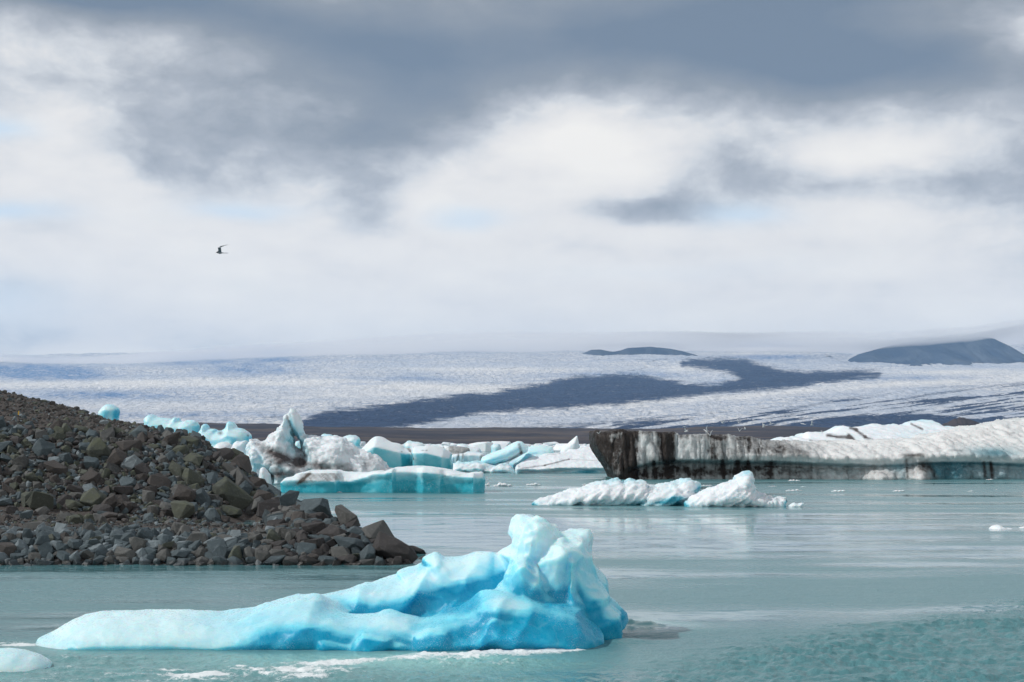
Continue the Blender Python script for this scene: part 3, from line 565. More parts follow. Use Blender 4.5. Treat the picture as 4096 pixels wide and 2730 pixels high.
def dO(px, py, z, N, c, x):
    n = fbm(px * .03, py * .05, 0 * px, 3) * 6
    return 1.0 * seg(px, py + n, 3180, 1782, 3290, 1774, 6) + 1.0 * seg(px, py + n, 3290, 1774, 3440, 1782, 6) + .9 * seg(px, py + n, 3310, 1744, 3400, 1752, 7) + .9 * seg(px, py, 3395, 1740, 3420, 1765, 7) + .9 * seg(px, py + n, 3400, 1712, 3425, 1718, 6) + .8 * seg(px, py + n, 3425, 1722, 3460, 1748, 6) + .7 * seg(px, py + n, 3460, 1750, 3540, 1775, 6) + .8 * seg(px, py, 3645, 1697, 3690, 1718, 5) + .7 * seg(px, py, 3090, 1770, 3120, 1790, 7) + .6 * seg(px, py, 3130, 1762, 3180, 1776, 4) + .5 * seg(px, py, 3060, 1780, 3090, 1788, 7) + .6 * seg(px, py, 3240, 1762, 3275, 1770, 5)
make_berg('iceberg', [dict(o=O_o, Y=226, tf=4, tb=5, D=1.2, fn=yfO)], .24, M_snow, 'broad pale blue-white iceberg with black ash seams, behind the widest iceberg', dispO, P_(.40, .5, 0, .25, 2, .25, dextra=dO, extra=lambda px, py, z, N: .15 * G(px, py, 3700, 1740, 120, 30)), r1=.9)
make_berg('iceberg', [dict(o=[(2962,1840),(2966,1760),(2975,1757),(2982,1753),(2990,1757),(2995,1752),(3001,1756),(3004,1840)], Y=232, tf=1.5, tb=1.5, D=.8)], .18, M_clear, 'tiny turquoise ice tip showing over the dark streaked wall', mk_disp(.2, .8, .1, 2), P_(.45, .4, 0, .2), r1=.5)

# ------------------------------------------------------------------ floes
floes = [
 ((1314,1970), 56, 6, 'flat white ice floe close in front of the long turquoise iceberg'),
 ((1940,1943), 20, 16, 'white ice floe touching the right end of the long turquoise iceberg'),
 ((1975,1944), 74, 17, 'low broken white floe just off the right end of the turquoise iceberg'),
 ((2105,1941), 60, 12, 'small white floe lying alone before the low layered white iceberg'),
 ((2328,1939), 58, 7, 'thin flat floe under the left prow of the black-streaked wall'),
 ((2585,1943), 60, 8, 'pale flat floe behind the long low white twin iceberg'),
 ((2805,1943), 45, 5, 'flat floe in front of the black-streaked wall, behind the gap between the twin icebergs'),
 ((2868,1944), 26, 4, 'narrow sliver of ice behind the pointed white iceberg, left of its peak'),
 ((3151,1924), 50, 8, 'small white floe close under the dark wall, right of the pointed peak'),
 ((3201,1948), 26, 3, 'very thin floe between two wider floes off the dark wall'),
 ((3143,1964), 64, 9, 'wider white floe in open water, right of the pointed white iceberg'),
 ((3326,1967), 58, 10, 'white floe with a rounded top in open water before the white ice cliff'),
 ((3571,1966), 50, 8, 'white floe with a little peak below the two snowy feet of the white iceberg'),
 ((3480,1944), 16, 2, 'tiny sliver of ice below the white ice cliff'),
 ((3871,1966), 26, 4, 'small flat floe at the right, farther from the cliff than the speck beside it'),
 ((3982,1959), 8, 2, 'speck of ice floating near the right edge'),
 ((3944,1919), 30, 4, 'little floe touching the foot of the right hand blue ice face'),
 ((3073,1946), 36, 3, 'thin floe drifting behind the pointed peak')]
for (a, wd, hg, lab) in floes:
    px, py = a; Y = H * F / (py + 1 - YH); s = Y / F
    x0 = wx(px, Y); n = 26; m_ = 8
    ph = rng.uniform(0, 9)
    vs, fs = [], []
    for i in range(n + 1):
        t = i / n; prof = max(0.02, math.sin(math.pi * t) ** .5)
        top = hg * s * (.35 + .65 * (.5 + .5 * math.sin(ph + t * 9) * .6 + .3 * math.sin(ph * 3 + t * 23))) * prof
        dp = wd * s * .28 * prof
        for j in range(m_):
            th = math.pi * 2 * j / m_
            vs.append((x0 + t * wd * s + .03 * wd * s * math.sin(j * 5 + i), Y + dp * math.cos(th) * (1 + .2 * math.sin(i * 2.3)), top * .5 * math.sin(th) + top * .38))
        if i < n: fs += [(i * m_ + j, i * m_ + (j + 1) % m_, (i + 1) * m_ + (j + 1) % m_, (i + 1) * m_ + j) for j in range(m_)]
    fs += [tuple(range(m_))[::-1], tuple(range(n * m_, n * m_ + m_))]
    v = np.array(vs); c0 = np.array([v[:, 0].mean(), Y, 0])
    o = mk('ice_floe', v - c0, fs, M_snow, True, loc=tuple(c0)); tag(o, lab, 'ice floe', 'flat floes on the open water')
make_berg('ice_floe', [dict(o=[(3952,2145),(3957,2118),(3972,2104),(3990,2100),(4008,2106),(4020,2112),(4040,2112),(4060,2118),(4075,2145)], Y=82, tf=.9, tb=.7, D=.4)], .05, M_snow, 'white humped ice floe nearest the right edge of the open water', mk_disp(.05, 1, .02, 4), P_(.0, .2, .15, .2), cat='ice floe', zmin=-.2)
make_berg('ice_floe', [dict(o=[(4068,2142),(4074,2112),(4090,2107),(4120,2106),(4160,2112),(4170,2142)], Y=82.5, tf=.6, tb=.6, D=.3)], .05, M_snow, 'white ice floe cut by the right edge, behind the humped one', mk_disp(.04, 1, .02, 4), P_(.0, .2, .15, .2), cat='ice floe', zmin=-.2)

# ------------------------------------------------------------------ water: one sheet, waved near the eye, flat far off
rows = [2., 8., 14., 19., 22.]
while rows[-1] < 62: rows.append(rows[-1] * 1.0032)
while rows[-1] < 130: rows.append(rows[-1] * 1.008)
while rows[-1] < 5200: rows.append(rows[-1] * 1.025)
us = np.concatenate([np.linspace(-26000, -1300, 26)[:-1], np.linspace(-1300, 5400, 820), np.linspace(5400, 30000, 26)[1:]])
Yr = np.array(rows); YY, UU = np.meshgrid(Yr, us, indexing='ij')
Xw = (UU - 2048) / F * np.maximum(YY, 12)
PYw = YH + H * F / YY; PXw = UU
nearm = sst(95, 55, YY)
chop = sst(-30, 130, PYw + 40 * fbm(Xw * .25, YY * .3, 31, 3) - np.interp(PXw, [1500, 2500, 2900, 3600, 4100, 5400], [2820, 2660, 2570, 2450, 2375, 2200])) * sst(1500, 2400, PXw) * sst(5350, 5000, PXw)
chopL = sst(2600, 2650, PYw) * sst(2500, 2000, PXw) * sst(-1250, -900, PXw)
band = .5 * sst(2250, 2290, PYw) * sst(2480, 2400, PYw) * sst(1900, 1300, PXw) * sst(-1250, -900, PXw)
swell = .020 * perlin(Xw * .35, YY * .55, 0) + .012 * perlin(Xw * 1.1, YY * 1.5, 3)
small = fbm(Xw * 2.2, YY * 2.6, 7, 3, .6)
wrp = perlin(Xw * .3, YY * .3, 21) * 1.2
ck = fbm(Xw * .55 + YY * .25 + wrp, YY * 1.9 + wrp, 11, 4, .6, True) * (.35 + .9 * sst(-.25, .35, fbm(Xw * .18, YY * .45, 23, 3)))
edge = np.exp(-((PYw - np.interp(PXw, [1500, 2500, 2900, 3600, 4100, 5400], [2840, 2690, 2590, 2470, 2395, 2220])) / 22) ** 2)
zwv = swell + nearm * (.006 * small + chop * (.22 * ck + .12 * small + .05 * edge * np.maximum(0, perlin(Xw * .6, YY * .5, 1) + .3)) + chopL * (.13 * ck + .06 * small) + band * .05 * small)
def gx(a, b, sa, sb, rot=0):
    X0 = wx(a, H * F / (b - YH)); Y0 = H * F / (b - YH); dx, dy = Xw - X0, YY - Y0
    c_, s_ = math.cos(rot), math.sin(rot); u, v = dx * c_ + dy * s_, -dx * s_ + dy * c_
    return np.exp(-(u / sa) ** 2 - (v / sb) ** 2)
zwv += (.10 + .14 * small) * gx(2545, 2500, .80, .28, -.35) + .10 * gx(2490, 2570, .9, .35, .5) - .10 * gx(2560, 2545, 1.2, .5, -.2) + .10 * gx(1880, 2245, 1.5, .35)
foamline = np.interp(PXw, [1250, 1500, 1750, 1900, 2050, 2150, 2260, 2330, 2400], [2662, 2640, 2630, 2622, 2614, 2608, 2600, 2590, 2570])
fl_w = (.45 + .75 * sst(-.2, .3, fbm(Xw * .8, YY * .8, 44, 3))) * np.interp(PXw, [1150, 1300, 1700, 1950, 2200, 2300, 2380, 2420], [0, .5, .7, .75, 1, .8, .5, 0])
fn_ = fbm(Xw * 1.3, YY * 2.0, 4, 4, .6)
foam = fl_w * np.exp(-((PYw - foamline + 12 * fn_) / (17 + 8 * fn_)) ** 2) * 1.15
foam += .75 * G(PXw, PYw, 1225, 2700, 110, 26) * (.6 + 1.2 * fn_) + .6 * G(PXw, PYw, 780, 2718, 130, 14) * (.6 + fn_) + .9 * G(PXw, PYw, 60, 2580, 130, 11) * (.7 + fn_) + .55 * G(PXw, PYw, 900, 2690, 700, 45) * np.maximum(0, fn_ * 2.2 + .05) + .35 * chopL * np.maximum(0, ck * 1.3 - .2) + .5 * G(PXw, PYw, 3960, 2695, 120, 10) * np.maximum(0, .3 + 1.6 * fn_) + .4 * G(PXw, PYw, 3780, 2672, 100, 6) * np.maximum(0, .3 + 2 * fn_)
foam += .45 * np.exp(-((PYw - 2263) / 5) ** 2) * sst(1350, 1500, PXw) * sst(1740, 1680, PXw) * (.5 + fn_)
zwv += foam * (.04 + .15 * np.maximum(0, fbm(Xw * 4, YY * 4, 2, 3, .6))) * sst(.1, .7, foam) * sst(1200, 1500, PXw)
milk = .75 * gx(2545, 2500, 1.6, .9, -.2) + .3 * chopL + .9 * G(PXw, PYw, 1600, 2640, 700, 42) + .5 * G(PXw, PYw, 250, 2590, 250, 25)
stk = fbm(Xw * .035, YY * .16, 5, 4, .55); stk2 = fbm(Xw * .012, YY * .035, 15, 3)
calm = .56 + 2.3 * stk + .7 * stk2 * sst(60, 160, YY)
calm += .75 * G(PXw, PYw, 1900, 2130, 1100, 75) + .35 * G(PXw, PYw, 2700, 2200, 700, 60) + .2 * G(PXw, PYw, 3600, 2180, 600, 80) + .10 * G(PXw, PYw, 2600, 2600, 260, 60)
calm -= .55 * np.exp(-((PYw - 2045 - (PXw - 1900) * .012) / 13) ** 2) * sst(1300, 1500, PXw) * sst(2900, 2300, PXw) + .35 * sst(2230, 2300, PYw) * sst(2450, 2900, PXw) + .3 * sst(2070, 2000, PYw) + .55 * chop + .5 * chopL
calm -= .25 * sst(2260, 2280, PYw) * sst(2360, 2300, PYw) * sst(1750, 1600, PXw)
calm -= .25 * np.exp(-((PYw + 45 - np.interp(PXw, [1500, 2500, 2900, 3600, 4100, 5400], [2820, 2660, 2570, 2450, 2375, 2200])) / 45) ** 2)
vw = np.stack([Xw, YY, zwv], -1).reshape(-1, 3)
M_water, t, b, o_ = new_mat('glacial_water')
geo = t.n('ShaderNodeNewGeometry').outputs['Position']
ca, fo, mi = t.attr('calm'), t.attr('foam'), t.attr('milk')
rf = t.map(ca, 0., 1., 1., 0., False)
v1 = t.vm('MULTIPLY', geo, (1., 1.25, 1.)); v2 = t.vm('MULTIPLY', geo, (.25, .7, 1.))
rip = t.m('ADD', t.noise(v1, 3.2, 3, .6), t.m('MULTIPLY', t.noise(v1, 11., 2, .5), .3))
rip2 = t.noise(v2, .9, 4, .55)
hgt = t.m('ADD', t.m('MULTIPLY', rip, t.map(rf, 0, 1, .04, 1.)), t.m('MULTIPLY', rip2, t.map(rf, 0, 1, .05, .7)))
bp = t.n('ShaderNodeBump'); bp.inputs['Strength'].default_value = 1.0; bp.inputs['Distance'].default_value = .075
t.put(bp.inputs['Height'], hgt)
cw = t.mix(mi, (.095, .238, .262), (.24, .50, .49))
fn1 = t.noise(geo, 9., 4, .7)
fm = t.map(t.m('ADD', fo, t.m('MULTIPLY', t.m('SUBTRACT', fn1, .5), 1.1)), .26, .62)
fm = t.m('MULTIPLY', fm, t.map(fo, .03, .2))
t.put(b.inputs['Base Color'], t.mix(fm, cw, (.82, .87, .88)))
t.put(b.inputs['Roughness'], t.m('ADD', t.map(rf, 0, 1, .04, .30), t.m('MULTIPLY', fm, .4)))
b.inputs['IOR'].default_value = 1.40
t.L.new(bp.outputs[0], b.inputs['Normal'])
wat = mk('water', vw, grid_faces(len(Yr), len(us)), M_water, True, {'calm': calm.ravel(), 'foam': foam.ravel(), 'milk': milk.ravel()}); tag(wat, kind='structure')

# ------------------------------------------------------------------ rocky embankment: ground first
UC = [-2600,-600,0,300,600,800,900,1000,1100,1200,1300,1400,1500,1600,1700,1800,2200]
ZR = {
 50:[-2]*17, 56.5:[-1.2]*17,
 57.8:[-.1,-.1,-.1,-.1,-.1,-.1,-.1,-.1,-.1,-.1,-.1,-.1,-.1,-.2,-.6,-1,-2],
 59.3:[.6,.6,.6,.6,.6,.55,.55,.55,.6,.6,.5,.5,.3,.1,-.5,-1,-2],
 61.5:[.98,.98,.98,.98,.93,.88,.8,.8,.98,1.12,1.1,.95,.6,0,-.6,-1,-2],
 65:[1.0,1.0,1.0,.95,.85,.75,.65,.65,1.0,1.38,1.3,.8,.1,-.6,-1,-1.5,-2],
 70:[1.0,1.0,.95,.82,.7,.6,.48,.55,1.1,1.3,.8,-.3,-1,-1,-1.5,-2,-2],
 78:[.9,.9,.8,.65,.5,.4,.3,.25,.8,1.0,.1,-1,-1,-1.5,-2,-2,-2],
 84:[1.0,1.0,.9,.7,.5,.25,.05,-.05,.5,.8,-.3,-1,-1.5,-2,-2,-2,-2],
 87:[2.2,2.0,1.8,1.3,.9,.6,.1,-.15,.55,.7,-.5,-1.5,-2,-2,-2,-2,-2],
 90:[4.0,3.7,3.4,2.8,2.1,1.4,.7,-.15,.6,.6,-.8,-2,-2,-2,-2,-2,-2],
 94:[6.2,6.0,5.9,5.1,4.1,3.1,2.2,1.0,1.0,.5,-1,-2,-2,-2,-2,-2,-2],
 97:[6.6,6.4,6.3,5.9,5.1,4.2,3.2,2.0,1.2,.2,-1.5,-2,-2,-2,-2,-2,-2],
 100:[6.9,6.7,6.5,6.2,5.7,5.0,3.7,2.6,.9,-.3,-2,-2,-2,-2,-2,-2,-2],
 106:[7.9,7.6,7.2,6.7,6.0,5.1,3.3,1.8,0,-1.5,-2,-2,-2,-2,-2,-2,-2],
 115:[9.4,9.0,8.15,7.3,6.0,4.3,1.8,0,-1.5,-2,-2,-2,-2,-2,-2,-2,-2],
 125:[11.,10.4,9.45,7.95,5.3,2.8,0,-1.5,-2,-2,-2,-2,-2,-2,-2,-2,-2],
 135:[11.8,11.,9.8,7.2,3.8,0,-1.5,-2,-2,-2,-2,-2,-2,-2,-2,-2,-2],
 160:[11,10,8,4,0,-1.5,-2,-2,-2,-2,-2,-2,-2,-2,-2,-2,-2], 200:[-2]*17}
ZY = sorted(ZR); ZT = np.array([ZR[y] for y in ZY])
def ground(u, Y):
    u = np.asarray(u, float); Y = np.asarray(Y, float)
    i = np.clip(np.searchsorted(ZY, Y) - 1, 0, len(ZY) - 2); j = np.clip(np.searchsorted(UC, u) - 1, 0, len(UC) - 2)
    ya, yb = np.array(ZY)[i], np.array(ZY)[i + 1]; ua, ub = np.array(UC)[j], np.array(UC)[j + 1]
    fy = np.clip((Y - ya) / (yb - ya), 0, 1); fu = np.clip((u - ua) / (ub - ua), 0, 1)
    return (ZT[i, j] * (1 - fu) + ZT[i, j + 1] * fu) * (1 - fy) + (ZT[i + 1, j] * (1 - fu) + ZT[i + 1, j + 1] * fu) * fy
gY = np.concatenate([np.linspace(50, 75, 70), np.linspace(75.3, 110, 110), np.linspace(110.5, 200, 130)]); gU = np.concatenate([np.linspace(-2600, -100, 60)[:-1], np.linspace(-100, 1900, 330)])
GY, GU = np.meshgrid(gY, gU, indexing='ij'); GX = (GU - 2048) / F * GY; GZ = ground(GU, GY)
GZ = GZ + (.10 * fbm(GX * .5, GY * .5, 0, 3) + .05 * fbm(GX * 2, GY * 2, 0, 3)) * sst(-.3, .4, GZ) * (1 - .7 * G(GU, 0 * GU, 985, 0, 80, 1) * sst(92, 90, GY) * sst(78, 82, GY))
M_soil, t, b, o_ = new_mat('dark_gravel')
geo = t.n('ShaderNodeNewGeometry').outputs['Position']
nz1, nz2 = t.noise(geo, .35, 4), t.noise(geo, 6., 5, .7)
t.put(b.inputs['Base Color'], t.mix(t.map(nz2, .4, .7), t.mix(t.map(nz1, .35, .65), (.056, .047, .042), (.086, .075, .067)), (.11, .10, .095)))
b.inputs['Roughness'].default_value = .95; b.inputs['Specular IOR Level'].default_value = .2
bp = t.n('ShaderNodeBump'); bp.inputs['Strength'].default_value = .9; bp.inputs['Distance'].default_value = .12
t.put(bp.inputs['Height'], t.m('ADD', nz2, t.m('MULTIPLY', t.noise(geo, 2., 4), .7))); t.L.new(bp.outputs[0], b.inputs['Normal'])
emb = mk('embankment_ground', np.stack([GX, GY, GZ], -1).reshape(-1, 3), grid_faces(len(gY), len(gU)), M_soil, True); tag(emb, kind='structure')

# rocks ---------------------------------------------------------------
def rock_mat(name, c1, c2, moss=None):
    m_, t, b, o = new_mat(name)
    tcn = t.n('ShaderNodeTexCoord').outputs['Object']; oi = t.n('ShaderNodeObjectInfo').outputs['Random']
    geo = t.n('ShaderNodeNewGeometry'); isl = geo.outputs['Random Per Island']; pos = geo.outputs['Position']
    rnd = t.m('FRACT', t.m('ADD', t.m('MULTIPLY', isl, 7.3), t.m('MULTIPLY', oi, 3.1)))
    n = t.noise(pos, 1.6, 6, .65); n2 = t.noise(pos, 7., 5, .7)
    col = t.mix(t.m('ADD', t.m('MULTIPLY', n, .6), t.m('MULTIPLY', rnd, .55), clamp=True), c1, c2)
    col = t.mix(t.map(n2, .5, .75, 0, .45), col, tuple(min(1, x * 1.9) for x in c2))
    if moss:
        nrm = t.n('ShaderNodeSeparateXYZ'); t.L.new(geo.outputs['Normal'], nrm.inputs[0])
        col = t.mix(t.m('MULTIPLY', t.map(n, .42, .62), t.map(nrm.outputs[2], -.2, .7)), col, moss)
    zz = t.n('ShaderNodeSeparateXYZ'); t.L.new(pos, zz.inputs[0])
    wet = t.map(t.m('ADD', zz.outputs[2], t.m('MULTIPLY', t.m('SUBTRACT', n, .5), .25)), .12, .28, .42, 1)      # wet tide band
    cc = t.n('ShaderNodeMix', data_type='RGBA', blend_type='MULTIPLY'); cc.inputs[0].default_value = 1
    t.put(cc.inputs[6], col); rgb = t.n('ShaderNodeCombineColor'); [t.put(rgb.inputs[i], wet) for i in range(3)]; t.L.new(rgb.outputs[0], cc.inputs[7])
    t.put(b.inputs['Base Color'], cc.outputs[2]); t.put(b.inputs['Roughness'], t.map(wet, .42, 1, .35, .85))
    b.inputs['Specular IOR Level'].default_value = .35
    bp = t.n('ShaderNodeBump'); bp.inputs['Strength'].default_value = .8; bp.inputs['Distance'].default_value = .05
    t.put(bp.inputs['Height'], t.m('ADD', n2, n)); t.L.new(bp.outputs[0], b.inputs['Normal'])
    return m_
RM = {'blue-grey': rock_mat('blue_grey_rock', (.030, .043, .050), (.092, .122, .136)),
      'grey': rock_mat('grey_rock', (.036, .038, .037), (.118, .121, .118)),
      'brown': rock_mat('brown_rock', (.030, .027, .026), (.080, .073, .069)),
      'greenish': rock_mat('greenish_rock', (.034, .041, .036), (.100, .110, .090), (.078, .088, .058)),
      'dark': rock_mat('dark_rock', (.026, .025, .026), (.062, .058, .058)),
      'pale': rock_mat('pale_rock', (.11, .138, .152), (.215, .255, .275))}
RK = list(RM); RP = [.32, .20, .12, .18, .13, .05]
import bmesh
def rock_shape(seed, flat=1.0, rough=True):
    r = random.Random(seed); bm = bmesh.new()
    for i in range(r.randint(13, 20)):
        v = Vector((r.gauss(0, 1), r.gauss(0, 1), r.gauss(0, 1))); v.normalize()
        m_ = max(abs(v.x), abs(v.y), abs(v.z)); v = v * (1 / m_) ** .62 * r.uniform(.84, 1.0)
        bm.verts.new(v)
    h = bmesh.ops.convex_hull(bm, input=bm.verts)
    bmesh.ops.delete(bm, geom=list({g for g in h['geom_interior'] + h['geom_unused'] if isinstance(g, bmesh.types.BMVert)}), context='VERTS')
    bmesh.ops.dissolve_limit(bm, angle_limit=R(14), verts=bm.verts, edges=bm.edges)
    if rough:
        bmesh.ops.bevel(bm, geom=list(bm.edges), offset=.035, segments=1, profile=.6, affect='EDGES', clamp_overlap=True)
        bmesh.ops.triangulate(bm, faces=bm.faces)
        bmesh.ops.subdivide_edges(bm, edges=[e for e in bm.edges if e.calc_length() > .5], cuts=1, use_grid_fill=False)
        bmesh.ops.triangulate(bm, faces=bm.faces)
        bmesh.ops.subdivide_edges(bm, edges=[e for e in bm.edges if e.calc_length() > .35], cuts=1, use_grid_fill=False)
    bmesh.ops.triangulate(bm, faces=bm.faces)
    bm.verts.ensure_lookup_table()
    v = np.array([q.co[:] for q in bm.verts]); f = np.array([[q.index for q in p.verts] for p in bm.faces]); bm.free()
    lo, hi_ = v.min(0), v.max(0); v = (v - (lo + hi_) / 2) / (hi_ - lo) * 2
    if rough: v = v * (1 + .05 * fbm(v[:, 0] * 2 + seed, v[:, 1] * 2, v[:, 2] * 2, 3)[:, None])
    return v, f
SHAPES = [rock_shape(100 + i) for i in range(44)]; LOW = [rock_shape(300 + i, rough=False) for i in range(30)]
rmesh = {}
def rock_obj(ctr, half, rot, mat, si, label, group, kindname='rock', cat='rock'):
    key = (si, mat)
    if key not in rmesh:
        v, f = SHAPES[si]; me = bpy.data.meshes.new('rock'); me.from_pydata([tuple(map(float, q)) for q in v], [], [tuple(map(int, q)) for q in f]); me.update()
        me.materials.append(RM[mat]); rmesh[key] = me
    o = bpy.data.objects.new(kindname, rmesh[key]); C.objects.link(o)
    o.location = ctr; o.scale = half; o.rotation_euler = rot
    tag(o, label, cat, group); return o
# landmark rocks: photo centre, width, height, distance, colour, tilt, name
LM = [
 (1253,2033,118,76,66,'blue-grey',-.12,'large grey flat-topped boulder crowning the end of the bank'),
 (1388,2073,102,84,64,'grey',.45,'tilted grey block overhanging the water above the point'),
 (1496,2145,122,104,61.8,'grey',-.35,'big pyramid-shaped grey boulder second from the tip'),
 (1580,2208,168,108,60,'dark',.5,'biggest dark brown boulder sloping down at the tip'),
 (1262,2114,90,78,61.8,'dark',-.3,'dark squarish boulder below the flat-topped crowning one'),
 (1333,2140,104,76,61.2,'dark',.3,'dark brown boulder left of the big pyramid-shaped one'),
 (1418,2140,74,68,61.4,'blue-grey',-.4,'grey boulder wedged between the dark brown one and the pyramid'),
 (1398,2178,122,78,59.8,'blue-grey',.5,'broad slanting blue-grey boulder beneath the pyramid-shaped one'),
 (1092,2155,70,72,60.4,'greenish',-.6,'upright greenish wedge rock where the gravel ledge ends'),
 (1201,2152,56,62,60.4,'dark',.3,'narrow dark upright rock right of the greenish wedge'),
 (1258,2181,78,58,60,'dark',-.2,'dark triangular rock under the dark squarish boulder'),
 (1365,2211,82,68,59,'grey',.5,'pointed grey rock before the broad slanting boulder'),
 (1466,2228,88,82,58.8,'blue-grey',-.9,'pointed pale-topped rock close left of the biggest dark boulder'),
 (1099,2247,84,44,58.6,'blue-grey',-.1,'long low striped rock half in the water'),
 (1238,2247,80,44,58.5,'dark',.1,'brownish low rock at the water right of the striped one'),
 (1309,2247,76,40,58.5,'blue-grey',.15,'flat grey slab rock at the waterline before the point'),
 (1388,2243,88,44,58.5,'dark',-.2,'dark sharp rock at the waterline left of the pointed pale-topped one'),
 (1146,2192,52,38,59.4,'blue-grey',.3,'small smooth grey rock below the greenish wedge'),
 (1200,2190,46,36,59.4,'blue-grey',.4,'small pale-edged rock below the narrow dark upright one'),
 (1668,2208,80,40,63.5,'dark',.35,'dark low rock farthest right, awash beyond the tip'),
 (1690,2238,70,26,61,'dark',-.3,'flat wet rock almost touching the near blue iceberg'),
 (1550,2252,62,30,58.4,'dark',-.3,'small wet wedge rock under the biggest dark boulder'),
 (1054,1997,84,68,92,'brown',.1,'round reddish brown boulder high above the pool'),
 (1156,1992,80,64,85,'blue-grey',-.3,'blue-grey boulder left of the crowning flat-topped one'),
 (927,1985,140,96,95,'greenish',.62,'biggest tilted slab on the dark slope, above the pool'),
 (962,1923,88,104,97,'grey',-.5,'large upright grey slab behind the biggest tilted one'),
 (1050,1945,96,62,96,'brown',.3,'rust-spotted boulder over the round reddish brown one'),
 (978,1862,84,76,100,'brown',.8,'steep brown block on the brow before the pale ice spur'),
 (943,1818,58,54,102,'greenish',0,'squared greenish block on the brow under the white ice'),
 (927,2050,78,50,91.5,'greenish',.3,'low greenish slab at the back of the pool'),
 (858,2066,58,46,90.5,'greenish',-.4,'yellow-green pointed rock left of the pool'),
 (730,2050,88,84,88.8,'greenish',.1,'mossy yellow-green boulder at the foot of the dark slope'),
 (368,2003,92,92,89,'greenish',-.5,'tall greenish leaning slab at the foot of the slope'),
 (432,2024,56,90,88.6,'brown',.5,'narrow leaning slab right of the tall greenish one'),
 (402,2044,88,52,87.6,'dark',0,'dark pyramid rock before the two leaning slabs'),
 (166,2010,92,92,89,'greenish',.5,'rounded tan-green boulder at the lower left of the slope'),
 (396,1798,92,88,96.5,'greenish',.2,'pale olive block high on the slope, with a shadowed underside'),
 (466,1833,80,78,95.5,'brown',-.2,'rough brown boulder right of the pale olive block'),
 (228,1876,100,58,94,'brown',.6,'long brown slab lying down the slope at the left'),
 (37,1962,64,60,91,'brown',.1,'brown squarish boulder near the left edge of the picture'),
 (724,1886,92,66,95,'greenish',.3,'broad brownish slab in the middle of the slope'),
 (683,1765,80,60,99,'brown',-.2,'rounded brown boulder under the brow, left of the olive one'),
 (760,1768,66,60,100,'greenish',.5,'sloping olive boulder on the brow of the slope'),
 (722,1802,60,50,97.5,'greenish',-.4,'pale-topped olive rock beneath the sloping boulder on the brow'),
 (508,1934,64,48,92,'blue-grey',.2,'blue-grey rock above the dark brown flat one'),
 (492,1966,74,44,91,'dark',0,'dark brown flat rock in the middle of the slope'),
 (603,1971,58,50,91,'brown',0,'brown many-sided rock between the flat dark rock and the mossy boulder'),
 (741,1985,82,80,91,'brown',.5,'tall brown rock standing behind the mossy boulder'),
 (826,1987,58,52,92,'grey',0,'round grey boulder left of the biggest tilted slab'),
 (775,1840,84,56,97,'greenish',.3,'angular pale-green rock right of the middle slab'),
 (482,2010,62,60,89.5,'brown',0,'brown block right of the narrow leaning slab'),
 (249,2140,62,46,60.9,'pale',-.2,'pale grey rock on top of the low front bank, left part'),
 (111,2151,46,68,60.5,'blue-grey',.15,'upright grey rock in the front bank near the left edge'),
 (159,2172,74,54,59.9,'blue-grey',-.3,'big smooth blue-grey rock in the left of the front bank'),
 (550,2183,66,66,59.7,'grey',.1,'large square-faced grey rock in the middle of the front bank'),
 (778,2160,92,70,60.4,'grey',-.4,'largest grey faceted rock of the front bank'),
 (879,2225,58,76,58.7,'blue-grey',.1,'upright egg-shaped rock at the waterline'),
 (942,2225,42,74,58.7,'greenish',-.2,'narrow greenish standing rock beside the egg-shaped one'),
 (662,2209,56,56,59,'grey',0,'rounded grey rock in the front row, left of the mossy-coloured sliver'),
 (26,2204,72,62,59.2,'brown',.1,'brownish grey rock at the waterline by the left edge'),
 (503,2218,84,50,58.9,'grey',.2,'long grey rock low in the front row'),
 (434,2070,74,46,76,'brown',0,'reddish brown squared block on the gravel ledge'),
 (598,2072,44,40,78,'blue-grey',0,'single blue-grey rock standing on the gravel ledge'),
 (74,1716,44,34,104,'pale',-.3,'pale pointed rock at the top of the slope near the left edge')]
placed = []       # x, y, z, r
def hashd(): return {}
cells = {}
def near_ok(x, y, z, r, fct):
    c = (int(x // 2), int(y // 2))
    for i in (-1, 0, 1):
        for j in (-1, 0, 1):
            for (a, b_, c_, q) in cells.get((c[0] + i, c[1] + j), ()):
                if (x - a) ** 2 + (y - b_) ** 2 + (z - c_) ** 2 < (fct * (r + q)) ** 2: return False
    return True
def reg(x, y, z, r): cells.setdefault((int(x // 2), int(y // 2)), []).append((x, y, z, r))
seeds = list(range(44)); marks = []
for i, (px, py, wd, hg, Y, col, tilt, lab) in enumerate(LM):
    for Yt in np.arange(57.5, 112, .1):                                # stand the block on the slope where the line of sight meets it
        if float(ground(px, Yt)) + .12 * hg * Yt / F > wz(py + .18 * hg, Yt):
            if abs(Yt - Y) < 14: Y = Yt - .10 * wd * Yt / F
            break
    s = Y / F; x, z = wx(px, Y), wz(py, Y); hw, hh = wd * s / 2, hg * s / 2
    ct, st_ = abs(math.cos(tilt)), abs(math.sin(tilt))                 # shape half sizes so that the tilted block fills the measured box
    a = max(hw, hh) * 1.12; cth = min(hw, hh) * (1.05 if abs(tilt) < .3 else .95)
    if hh > hw: half = (cth, (a + cth) / 2, a)
    else: half = (a, (a + cth) / 2 * .9, cth)
    rock_obj((x, Y, z), half, (random.uniform(-.2, .2), tilt, random.uniform(-.5, .5)), col, seeds[i % 44], lab, None, 'boulder', 'boulder')
    for q in (-.4, .4): reg(x + q * hw, Y, z - .1 * hh, (hw + hh) / 2 * .8)
    marks.append((px, py, lab))
fill = []
